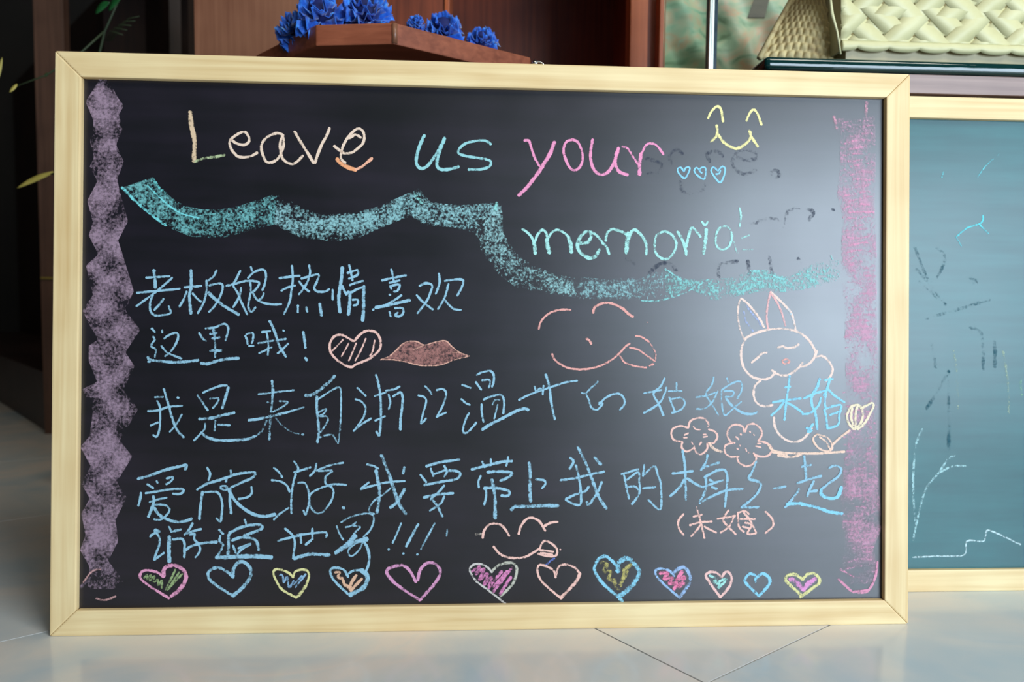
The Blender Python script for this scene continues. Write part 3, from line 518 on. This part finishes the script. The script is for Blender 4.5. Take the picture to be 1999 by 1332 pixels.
wv.strip([(541, 377), (564, 391), (594, 408), (630, 419), (665, 417), (700, 413), (740, 403), (775, 387), (818, 367)], [(534, 436), (559, 452), (587, 464), (630, 470), (665, 471), (700, 466), (740, 447), (780, 430), (808, 420)], (150, 200, 205), .52, 80)
wv.strip([(817, 367), (841, 395), (897, 401), (959, 396), (978, 400)], [(802, 421), (826, 440), (878, 443), (928, 454), (940, 456)], (155, 205, 210), .50, 50)
wv.strip([(979, 398), (981, 421), (982, 455), (1006, 493), (1037, 517), (1077, 533), (1127, 544)], [(930, 425), (928, 465), (944, 499), (972, 536), (1006, 560), (1052, 572), (1130, 582)], (160, 205, 208), lambda t: .50-.14*t, 60)
wv.strip([(1127, 540), (1176, 545), (1238, 542), (1297, 527)], [(1130, 584), (1207, 585), (1260, 586), (1297, 581)], (155, 200, 205), .42, 40)
wv.strip([(1296, 527), (1301, 523), (1335, 544), (1382, 546), (1434, 541), (1463, 528), (1499, 528), (1533, 541), (1577, 520), (1621, 502), (1640, 508)], [(1296, 585), (1348, 565), (1395, 588), (1442, 578), (1486, 570), (1525, 572), (1590, 562), (1642, 546)], (145, 210, 208), .48, 90)
wv.line('S', '380 560 470 620 560 690;600 690 520 740 400 780 300 800 200 795;1160 600 1270 640;620 690 700 640;1000 575 1140 570;1625 460 1640 500', (150, 215, 215), 4.2, .65)
wv.line('Q', '935 150 925 190;420 90 460 150', (150, 220, 215), 7, .7); wv.done(m_wave)
gh = Chalk('erased_trace', B1, 'dark traces of wiped-off writing')
DK = (66, 74, 92)
gh.line('B', '1240 520 1230 450 1280 410 1330 440;1310 660 1330 730 1390 750 1480 730 1500 680;1740 460 1830 490 1910 470 1880 420 1760 430 1720 520 1800 600 1900 570;1540 500 1520 440 1600 420 1640 460;1050 480 1160 520 1140 590 1060 590', DK, 8.5, .44)
gh.line('R', '590 960 600 985 630 985 625 955 600 950', DK, 8, .45); gh.line('R', '930 1168 938 1174', DK, 6, .9)
gh.line('S', '780 620 790 530 920 500;1160 470 1180 590;1000 500 1010 600;1380 480 1390 510;1030 220 1150 180 1240 190;1270 250 1300 130 1380 110;1450 110 1490 130 1460 190;260 590 340 520 420 520 460 570;90 480 150 520', DK, 8.5, .44)
gh.done(m_rub)['kind'] = 'stuff'
# second board
c2 = Chalk('chalk_line', B2, 'thin stepped white chalk line')
c2.line('T', '50 1195 160 1190 270 1185 285 1125 355 1125 370 1080 410 1090 515 1140', (200, 225, 230), 3.6, .8); c2.done()
c2 = Chalk('chalk_stalk', B2, 'faint pale chalk stalk')
c2.line('T', '50 1120 80 980 110 890 160 830 200 770 230 755;160 830 220 800 280 800;60 1050 50 900 60 720 90 640', (175, 215, 220), 5, .62); c2.done()
c2 = Chalk('chalk_smear', B2, 'faint yellowish vertical chalk smears')
c2.line('T', '225 300 240 400 245 550', (176, 196, 168), 6, .34); c2.done()
c2 = Chalk('chalk_smear', B2); c2.line('T', '440 300 460 430 465 570', (176, 196, 168), 6, .34); c2.done()
c2 = Chalk('chalk_smear', B2); c2.line('W', '1980 980 1985 1060', (150, 210, 160), 6, .4); c2.done()
c2 = Chalk('chalk_scribble', B2, 'thin turquoise chalk scribble')
c2.line('W', '1620 180 1680 130 1760 100 1770 60;1750 110 1800 160;1620 180 1650 230', (110, 215, 225), 3.4, .72); c2.done()
c2 = Chalk('chalk_scribble', B2); c2.line('R', '1860 860 1790 920 1740 990', (120, 215, 225), 3, .6); c2.done()
c2 = Chalk('chalk_scribble', B2); c2.line('R', '1540 990 1550 960', (120, 215, 225), 3, .6); c2.done()
c2 = Chalk('erased_trace', B2, 'dark traces of wiped-off writing')
c2.line('T', '205 390 160 470 110 550;205 390 205 560 205 730;300 200 330 210 350 240 355 380;130 270 150 370;80 0 190 100;110 160 380 80;405 260 405 370', (44, 92, 106), 8, .38)
c2.line('W', '1390 240 1480 430 1560 300 1500 230;1700 410 1740 430 1710 440;1400 360 1560 550', (44, 92, 106), 7, .34); c2.done(m_rub)['kind'] = 'stuff'

# ------------------------------------------------------------------ wooden display cabinet behind
def X(pxv, Y): return atY(pxv, 60, Y).x
CY = .50
cab = empty('display_cabinet', (X(640, CY), CY+.15, 0), 'red brown wooden display cabinet behind the written chalkboard', 'cabinet')
TOP = 1.05
box('side_panel', (X(379, CY), CY, 0), (X(642, CY), CY+.02, TOP), m_pinkw, cab)
box('front_panel', (X(642, CY), CY+.001, 0), (X(868, CY), CY+.02, TOP), m_red, cab)
box('stile', (X(868, CY), CY-.004, 0), (X(877, CY), CY+.3, TOP), m_post, cab)
box('back_panel', (X(877, CY), CY+.30, 0), (X(1290, CY), CY+.315, TOP), m_red, cab, 0)
box('post', (X(1228, CY), CY-.01, 0), (X(1262, CY), CY+.03, TOP), m_post, cab)
box('side_board', (X(1262, CY), CY+.02, 0), (X(1286, CY), CY+.31, TOP), m_red, cab)
box('stile', (X(1285, CY), CY-.01, 0), (X(1297, CY), CY+.02, TOP), m_post, cab)
box('top_board', (X(379, CY), CY, TOP), (X(1297, CY), CY+.315, TOP+.02), m_red, cab)
# corner shelf
P3 = atY(769, 44, .16); ZS = P3.z; ZB = atY(769, 86, .16).z
Pa, Pb, Pc = atZ(500, 108, ZS), atZ(617, 48, ZS), atZ(1035, 112, ZS)
poly = [(Pa.x, CY-.001), (Pa.x, Pa.y), (Pb.x, Pb.y), (P3.x, P3.y), (Pc.x, Pc.y), (Pc.x+.03, CY-.001)]
prism('corner_shelf', poly, ZB, ZS, m_redx, cab, .0018)
bm = bmesh.new(); tube(bm, [(P3.x+.0008, P3.y+.001, ZB+.001), (P3.x+.0008, P3.y+.001, ZS-.001)], .0034, 12)  # paler strip down the shelf's front corner
ed = bmobj('edge_strip', bm, m_pinkw, cab, 0, True); ed['label'] = 'pale rounded corner edge'
reparent(cab)
# dark cabinet at the far left
DY = 1.13
dk = empty('dark_cabinet', (X(200, DY), DY+.1, 0), 'dark wood open cabinet at the far left, shade put into its colour', 'cabinet')
def XX(pxv, py, Y): return atY(pxv, py, Y).x
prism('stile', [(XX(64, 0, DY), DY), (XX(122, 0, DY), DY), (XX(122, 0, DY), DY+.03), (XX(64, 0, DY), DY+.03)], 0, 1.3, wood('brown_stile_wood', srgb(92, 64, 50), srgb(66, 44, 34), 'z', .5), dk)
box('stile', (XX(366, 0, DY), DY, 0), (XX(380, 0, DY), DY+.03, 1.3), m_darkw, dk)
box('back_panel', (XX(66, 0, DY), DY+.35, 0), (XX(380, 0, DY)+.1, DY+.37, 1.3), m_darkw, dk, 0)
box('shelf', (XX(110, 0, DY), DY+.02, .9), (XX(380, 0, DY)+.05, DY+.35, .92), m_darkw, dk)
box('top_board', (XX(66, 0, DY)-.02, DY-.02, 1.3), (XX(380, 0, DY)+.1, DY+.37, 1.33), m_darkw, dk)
q0, q1 = atZ(96, 846, 0), atZ(-160, 684, 0)
zt = CAM.z + (atY(0, 693, atZ(0, 785, 0).y).z-CAM.z)
d = (q1-q0).normalized(); nn_ = Vector((-d.y, d.x, 0)); nn_ = nn_ if nn_.y > 0 else -nn_
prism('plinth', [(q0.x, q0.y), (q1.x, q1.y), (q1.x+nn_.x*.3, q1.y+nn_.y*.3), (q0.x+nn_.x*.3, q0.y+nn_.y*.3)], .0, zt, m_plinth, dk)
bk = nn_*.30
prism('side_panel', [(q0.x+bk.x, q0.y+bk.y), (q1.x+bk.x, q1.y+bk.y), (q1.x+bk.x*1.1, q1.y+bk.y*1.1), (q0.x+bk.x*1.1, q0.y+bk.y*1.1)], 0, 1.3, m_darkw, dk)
h0 = atY(80, 543, DY-.004); h1 = atY(99, 541, DY-.004)
box('hinge', (h0.x, DY-.006, h0.z-.002), (h1.x+.01, DY, h0.z+.002), noisy('old_brass', [(.3, srgb(150, 130, 60)), (.7, srgb(190, 165, 80))], (50, 50, 50), rough=.4, metallic=.6), dk, 0)
reparent(dk)

# ------------------------------------------------------------------ potted plant behind the board, left
PY = .62
pl = empty('potted_plant', (XX(220, 600, PY), PY, 0), 'spindly potted plant with yellowing leaves in the dark behind the left end', 'plant')
m_pot = noisy('clay_pot', [(.3, srgb(90, 50, 34)), (.7, srgb(120, 70, 48))], (20, 20, 20), rough=.8)
m_stem = noisy('dark_stem', [(.3, srgb(28, 42, 22)), (.7, srgb(44, 58, 30))], (30, 30, 30), rough=.6)
m_yel = noisy('yellow_leaf', [(.3, srgb(150, 140, 60)), (.7, srgb(196, 180, 96))], (30, 30, 30), rough=.5)
m_grn = noisy('green_leaf', [(.3, srgb(14, 62, 26)), (.7, srgb(26, 92, 42))], (30, 30, 30), rough=.45)
bm = bmesh.new(); cx, cy = pl.location.x, PY; rings = []
for r, z in ((.045, 0), (.062, .10), (.068, .10), (.068, .12), (.06, .12), (.056, .105), (.0, .105)):
    rings.append([bm.verts.new((cx+max(r, .001)*math.cos(a*math.pi/12), cy+max(r, .001)*math.sin(a*math.pi/12), z)) for a in range(24)])
for q in range(len(rings)-1):
    for k in range(24): bm.faces.new((rings[q][k], rings[q][(k+1) % 24], rings[q+1][(k+1) % 24], rings[q+1][k]))
bm.faces.new(rings[0]); bmobj('pot', bm, m_pot, pl, 0, True)
s1 = [Vector((cx, cy, .1)), atY(215, 700, PY), atY(190, 400, PY), atY(115, 135, PY-.02), atY(200, 30, PY-.03), atY(245, -30, PY-.03)]
bm = bmesh.new(); tube(bm, s1[:3]+[atY(170, 200, PY), atY(205, 60, PY), s1[-1]], [.004, .0035, .003, .0026, .002, .0015], 8)
tube(bm, [atY(192, 420, PY), atY(140, 330, PY), atY(100, 340, PY)], [.0022, .002, .0018], 8)
tube(bm, [atY(205, 60, PY), atY(150, 110, PY-.01), atY(90, 147, PY-.01), atY(33, 168, PY-.02)], [.0018, .0016, .0014, .001], 8)
for k in range(5):
    tube(bm, [atY(205+3*k, 80, PY), atY(215+9*k, 60-6*k, PY-.02), atY(240+8*k, 68-9*k, PY-.03)], .0007, 6)
bmobj('stem', bm, m_stem, pl, 0, True)
def leaf(p0, p1, w, mat, bend=.01):
    p0, p1 = Vector(p0), Vector(p1); d = p1-p0; side = d.cross(Vector((0, -1, .25))).normalized(); vs = []; fs = []; n = 10
    for i in range(n+1):
        t = i/n; ww = w*math.sin(math.pi*min(1, t*.93+.07))**.8; c = p0+d*t+Vector((0, 0, bend*math.sin(math.pi*t)))
        vs += [c-side*ww/2, c+Vector((0, -.0, -ww*.12)), c+side*ww/2]
    for i in range(n): k = 3*i; fs += [(k, k+1, k+4, k+3), (k+1, k+2, k+5, k+4)]
    o = mesh('leaf', vs, fs, mat, pl, True)
    md = o.modifiers.new('t', 'SOLIDIFY'); md.thickness = .0006; return o
leaf(atY(104, 336, PY), atY(32, 368, PY), .010, m_yel, .002)
leaf(atY(33, 164, PY-.02), atY(19, 180, PY-.03), .006, m_yel, 0)
leaf(atY(94, 143, PY), atY(86, 150, PY), .006, m_grn, 0)
leaf(atY(186, 26, PY-.03), atY(214, 4, PY-.04), .013, m_grn, .003)
leaf(atY(212, 20, PY-.03), atY(236, -6, PY-.04), .013, m_grn, .003)
leaf(atY(-6, 160, PY), atY(4, 112, PY), .006, m_yel, 0)
reparent(pl)

# ------------------------------------------------------------------ blue tulle flowers
def tulle_mat():
    m, t, p = nt('blue_tulle'); tc = N(t, 'ShaderNodeTexCoord')
    n1 = N(t, 'ShaderNodeTexNoise', Scale=120.0, Detail=4.0); L(t, tc.outputs['Object'], n1.inputs[0])
    rp = ramp(t, [(.3, srgb(8, 56, 150)), (.55, srgb(18, 104, 216)), (.75, srgb(70, 160, 240))]); L(t, n1.outputs[0], rp.inputs[0]); L(t, rp.outputs[0], p.inputs['Base Color'])
    p.inputs['Roughness'].default_value = .6; p.inputs['Sheen Weight'].default_value = .4
    p.inputs['Alpha'].default_value = .9
    return m
m_tulle = tulle_mat()
m_core = noisy('dark_blue_core', [(.3, srgb(4, 14, 60)), (.7, srgb(8, 26, 96))], (60, 60, 60), rough=.8)
def ruffle(c, R, rng, tilt, cup, waves):
    """one gathered round layer of tulle"""
    vs = []; fs = []; nr, na = 7, 64; ph = rng.random()*6
    M = Matrix.Rotation(tilt[0], 3, 'X') @ Matrix.Rotation(tilt[1], 3, 'Y')
    for i in range(nr+1):
        r = R*(.06+.94*i/nr)
        for j in range(na):
            a = 2*math.pi*j/na
            am = R*.26*(i/nr)**1.4
            z = am*math.sin(waves*a+ph) + am*.5*math.sin((waves*2+1)*a+ph*2) + cup*R*(i/nr)**2
            rr_ = r*(1+.14*noise.noise(Vector((math.cos(a)*2+ph, math.sin(a)*2, i*.2))))
            vs.append(Vector(c) + M @ Vector((rr_*math.cos(a), rr_*math.sin(a), z)))
    for i in range(nr):
        for j in range(na): fs.append((i*na+j, i*na+(j+1) % na, (i+1)*na+(j+1) % na, (i+1)*na+j))
    return vs, fs
def tulle(pxx, pyy, Y, rpx, label, seed, sit=True):
    rng = random.Random(seed); c = atY(pxx, pyy, Y); R = rpx*(c-CAM).length/F
    t = empty('tulle_flower', (c.x, c.y, c.z-R*.9), label, 'fabric flower', 'blue tulle flowers on the corner shelf')
    vs, fs = [], []
    for k in range(6):
        cup = [.9, .75, .5, .3, .05, -.25][k]; Rk = R*[.5, .66, .8, .92, 1, 1][k]
        v, f = ruffle(c+Vector((0, 0, -R*.1*k)), Rk, rng, (math.radians(60)+rng.uniform(-.45, .3), rng.uniform(-.5, .5)), cup, rng.choice((7, 8, 9, 10)))
        o = mesh('ruffle', v, f, m_tulle, t, True); o.modifiers.new('t', 'SOLIDIFY').thickness = .0004
    bm = bmesh.new(); bmesh.ops.create_icosphere(bm, subdivisions=2, radius=R*.55)
    for v in bm.verts: v.co = v.co*(1+.2*noise.noise(v.co*40)) + c
    bmobj('core', bm, m_core, t, 0, True)
    reparent(t)
tulle(577, 52, .24, 33, 'blue tulle flower drooping over the left edge of the corner shelf', 1)
tulle(626, 20, .21, 45, 'large blue tulle flower at the left of the corner shelf', 2)
tulle(713, 18, .22, 47, 'large blue tulle flower at the point of the corner shelf', 3)
tulle(812, 44, .25, 17, 'smallest blue tulle flower right of the shelf point', 4)
tulle(866, 54, .26, 36, 'round blue tulle flower, middle of the right-hand three', 5)
tulle(940, 78, .27, 30, 'blue tulle flower at the far right of the corner shelf', 6)

# ------------------------------------------------------------------ glass counter, right
GY = .14
gc = empty('glass_counter', (X(1800, GY), GY+.25, 0), 'low counter with dark green glass top behind the wiped chalkboard', 'counter')
xL, xR = X(1404, .295)+.006, X(2500, GY)
zT, zM, zR = atY(1860, 121, GY).z, atY(1860, 146, GY).z, atY(1860, 184, GY).z
def glass(name, col, rough=.03):
    m, t, p = nt(name); p.inputs['Base Color'].default_value = (*col, 1); p.inputs['Roughness'].default_value = rough
    p.inputs['Transmission Weight'].default_value = .08; p.inputs['IOR'].default_value = 1.5
    tc = N(t, 'ShaderNodeTexCoord'); n1 = N(t, 'ShaderNodeTexNoise', Scale=30.0, Detail=2.0); L(t, tc.outputs['Object'], n1.inputs[0])
    b = N(t, 'ShaderNodeBump', Strength=.12 if 'dark' in name else .01, Distance=.004); L(t, n1.outputs[0], b.inputs['Height']); L(t, b.outputs[0], p.inputs['Normal'])
    return m
m_gg = glass('dark_green_glass', srgb(10, 46, 44))
box('glass_top', (xL, GY-.004, zM), (xR, GY+.34, zT), m_gg, gc, .0072, 8)
box('apron', (xL+.01, GY, zR), (xR, GY+.02, zM-.0005), m_rail, gc, .001)
box('body', (xL+.01, GY+.012, 0), (xR, GY+.33, zR-.002), m_plinth, gc, .001)
reparent(gc)
# glass screen standing left of the counter
gs = empty('glass_screen', (X(1345, .30), .31, 0), 'clear glass screen with polished vertical edges left of the woven basket', 'glass panel')
m_cl = glass('clear_glass', srgb(225, 245, 238), .02); m_cl.node_tree.nodes['Principled BSDF'].inputs['Transmission Weight'].default_value = 1
prism('pane', [(X(1298, .33), .338), (X(1386, .30), .300), (X(1386, .30)+.002, .305), (X(1298, .33)+.002, .343)], 0, 1.0, m_cl, gs, .0008)
m_al = noisy('pale_aluminium', [(.3, (.62, .68, .62)), (.7, (.75, .8, .74))], (30, 30, 30), rough=.3, metallic=.8)
m_dg = noisy('dark_glass_edge', [(.3, srgb(38, 52, 60)), (.7, srgb(60, 74, 84))], (30, 30, 60), rough=.15)
box('edge_strip', (X(1385, .295), .295, 0), (X(1389, .295), .31, 1.0), m_al, gs, .0006)
box('edge_strip', (X(1390, .295), .297, 0), (X(1395, .295), .31, 1.0), m_al, gs, .0006)
e3 = box('dark_edge', (X(1395.5, .295), .298, 0), (X(1402, .295), .31, 1.0), m_dg, gs, .0006); e3['label'] = 'dark glass edge'
reparent(gs)
# draped mottled cloth behind the glass
def cloth_mat():
    m, t, p = nt('mottled_green_cloth'); tc = N(t, 'ShaderNodeTexCoord'); mp = N(t, 'ShaderNodeMapping')
    mp.inputs['Scale'].default_value = (9, 9, 18); mp.inputs['Rotation'].default_value = (0, .6, 0); L(t, tc.outputs['Object'], mp.inputs[0])
    n1 = N(t, 'ShaderNodeTexNoise', Scale=1.3, Detail=6.0, Distortion=1.6); L(t, mp.outputs[0], n1.inputs[0])
    rp = ramp(t, [(.3, srgb(112, 140, 112)), (.42, srgb(160, 190, 160)), (.52, srgb(190, 196, 166)), (.6, srgb(212, 182, 150)), (.72, srgb(180, 208, 186))])
    L(t, n1.outputs[0], rp.inputs[0]); L(t, rp.outputs[0], p.inputs['Base Color']); p.inputs['Roughness'].default_value = .55
    return m
vs, fs = [], []; nx, nz = 90, 50; xa, xb = X(1290, .66), X(1760, .66); za, zb = .3, 1.05
for i in range(nx+1):
    for j in range(nz+1):
        x = xa+(xb-xa)*i/nx; z = za+(zb-za)*j/nz
        y = .68 + .012*math.sin(x*70+z*40) + .03*noise.noise(Vector((x*9, z*11, 2))) + .012*noise.noise(Vector((x*30, z*30, 5)))
        vs.append((x, y, z))
for i in range(nx):
    for j in range(nz): k = i*(nz+1)+j; fs.append((k, k+nz+1, k+nz+2, k+1))
cl = mesh('draped_cloth', vs, fs, cloth_mat(), None, True); cl.modifiers.new('t', 'SOLIDIFY').thickness = .002
tag(cl, 'mottled grey-green cloth hanging behind the glass screen', 'cloth')
# dark ribbon hanging on the cloth
rb = [atY(1478, -20, .60), atY(1506, -20, .60), atY(1492, 36, .59), atY(1458, 36, .59)]
m_rib = noisy('dark_ribbon', [(.3, srgb(52, 56, 46)), (.7, srgb(76, 78, 62))], (30, 30, 90), rough=.5)
o = mesh('ribbon', rb, [(0, 1, 2, 3)], m_rib); o.modifiers.new('t', 'SOLIDIFY').thickness = .003
tag(o, 'dark olive ribbon end hanging against the mottled cloth', 'ribbon')
# straw bag behind the glass, tilted, coarse weave as relief
sb = empty('straw_bag', (X(1590, .28), .28, zT), 'coarsely woven straw bag lying tilted, left of the cream basket', 'bag')
m_straw = noisy('straw', [(.3, srgb(150, 126, 86)), (.5, srgb(186, 170, 124)), (.75, srgb(206, 190, 140))], (60, 60, 60), rough=.7)
vs, fs = [], []; nu, nw = 110, 80
A_, B_, C_, D_ = atY(1482, 116, .25), atY(1630, 126, .225), atY(1606, -25, .24), atY(1560, -25, .30)
nrm = (B_-A_).cross(D_-A_).normalized(); nrm = nrm if nrm.y < 0 else -nrm
for i in range(nu+1):
    for j in range(nw+1):
        u, w = i/nu, j/nw
        p = (A_*(1-u)+B_*u)*(1-w)+(D_*(1-u)+C_*u)*w
        row = int(w*11); uu = u*9+.5*(row % 2)
        h = .0042*abs(math.sin(math.pi*uu))**.6*abs(math.sin(math.pi*w*11))**.6
        p = p + nrm*(h + .010*math.sin(math.pi*u)*math.sin(math.pi*min(1, w+.15)))
        p.z = max(p.z, zT+.001); vs.append(p)
for i in range(nu):
    for j in range(nw): k = i*(nw+1)+j; fs.append((k, k+nw+1, k+nw+2, k+1))
o = mesh('woven_side', vs, fs, m_straw, sb, True); o.modifiers.new('t', 'SOLIDIFY').thickness = .003
bm = bmesh.new(); tube(bm, [A_+nrm*.002, (A_+D_)/2+nrm*.004, D_+nrm*.002], .004, 8); bmobj('rim', bm, m_straw, sb, 0, True)
reparent(sb)

# ------------------------------------------------------------------ cream woven basket
WY = .20
bl, br = atY(1641, 107, WY), atY(2420, 107, WY)
z0 = zT+.001; zsk = atY(1860, 107, WY).z; zband = atY(1860, 88, WY).z; zt_ = zband+.155
xl, xr = bl.x, br.x
BASK = bk_ = empty('woven_basket', ((xl+xr)/2, WY+.14, z0), 'cream plastic basket with diagonal weave and scalloped foot on the glass counter', 'basket')
m_cream = noisy('cream_plastic', [(.3, srgb(190, 186, 140)), (.7, srgb(206, 202, 158))], (25, 25, 25), rough=.5)
m_base = noisy('basket_base_plastic', [(.3, srgb(150, 140, 108)), (.7, srgb(170, 160, 124))], (25, 25, 25), rough=.5)
DP = .14; FL = .022   # depth, flare over the height of the wall
per = 54*(bl-CAM).length/F
def wallpt(u, w, off):   # front wall, u along from left, w up from the band
    k = w/(zt_-zband)
    return Vector((xl-.012*k*(1 if u < .02 else 1)+u, WY-.010*k-off, zband+w))
HW = zt_-zband; LW = xr-xl
def strand(kind, u0):
    vs, fs = [], []; n = 44; hw = per*.45; sgn = 1 if kind == 0 else -1
    prev = None
    for i in range(n+1):
        w = HW*i/n; u = u0+sgn*w*1.04
        off = .0010*math.sin(2*math.pi*(w)/per*1.0+(0 if kind == 0 else math.pi)+ 2*math.pi*u0/(per*2))
        ok = -hw < u < LW+hw
        if not ok: prev = None; continue
        a = wallpt(min(max(u-hw, 0), LW), w+hw*.0, off); b = wallpt(min(max(u+hw, 0), LW), w, off); c = wallpt(min(max(u, 0), LW), w, off+.0005)
        vs += [a, c, b]
        if prev is not None: k = len(vs)-6; fs += [(k, k+1, k+4, k+3), (k+1, k+2, k+5, k+4)]
        prev = 1
    if len(fs) < 2: return
    o = mesh('strand', vs, fs, m_cream, bk_, True); md = o.modifiers.new('t', 'SOLIDIFY'); md.thickness = .0016; md.offset = 0
nst = int(LW/per)+8
off0 = (atY(1727, 5, WY).x-xl)
for k in range(-6, nst):
    strand(0, k*per+(off0 % per)+per*.25)
    strand(1, k*per+(off0 % per)-per*.25+ 0)
# lower band with scalloped edge
vs, fs = [], []; n = int(LW/per*16)
for i in range(n+1):
    x = xl+LW*i/n; ph = ((x-xl)/per+.5) % 1.0
    sc = (.5-abs(ph-.5))*2
    zb_ = zsk + (zband-zsk)*.38*(1-math.sqrt(max(0, 1-(1-sc)**2)))
    vs += [(x, WY-.0035, zb_), (x, WY-.0055, (zb_+zband)/2), (x, WY-.0035, zband), (x, WY-.001, zband+.002)]
for i in range(n): k = 4*i; fs += [(k+j, k+4+j, k+5+j, k+1+j) for j in range(3)]
o = mesh('scalloped_band', vs, fs, m_cream, bk_, True); o.modifiers.new('t', 'SOLIDIFY').thickness = .002
# side, back, floor of basket, foot ring
box('side_wall', (xl-.002, WY, zsk), (xl+.001, WY+DP, zt_), m_cream, bk_, .0005)
box('side_wall', (xr-.001, WY, zsk), (xr+.002, WY+DP, zt_), m_cream, bk_, .0005)
box('back_wall', (xl, WY+DP, zsk), (xr, WY+DP+.002, zt_), m_cream, bk_, .0005)
box('foot', (xl+.008, WY+.003, z0), (xr-.008, WY+DP-.004, zsk+.006), m_base, bk_, .001)
bm = bmesh.new(); tube(bm, [atY(1641, 106, WY-.004), atY(1634, 62, WY-.008), atY(1624, 28, WY-.01), atY(1621, -2, WY-.012), atY(1612, -60, WY-.014)], [.0014, .0015, .0024, .0016, .0016], 8)
bmobj('corner_cord', bm, m_cream, bk_, 0, True)
bm = bmesh.new(); tube(bm, [(xl-.014, WY-.012, zt_), (xr+.01, WY-.012, zt_), (xr+.01, WY+DP, zt_), (xl-.014, WY+DP, zt_), (xl-.014, WY-.012, zt_)], .005, 8)
bmobj('rim', bm, m_cream, bk_, 0, True)
reparent(bk_)
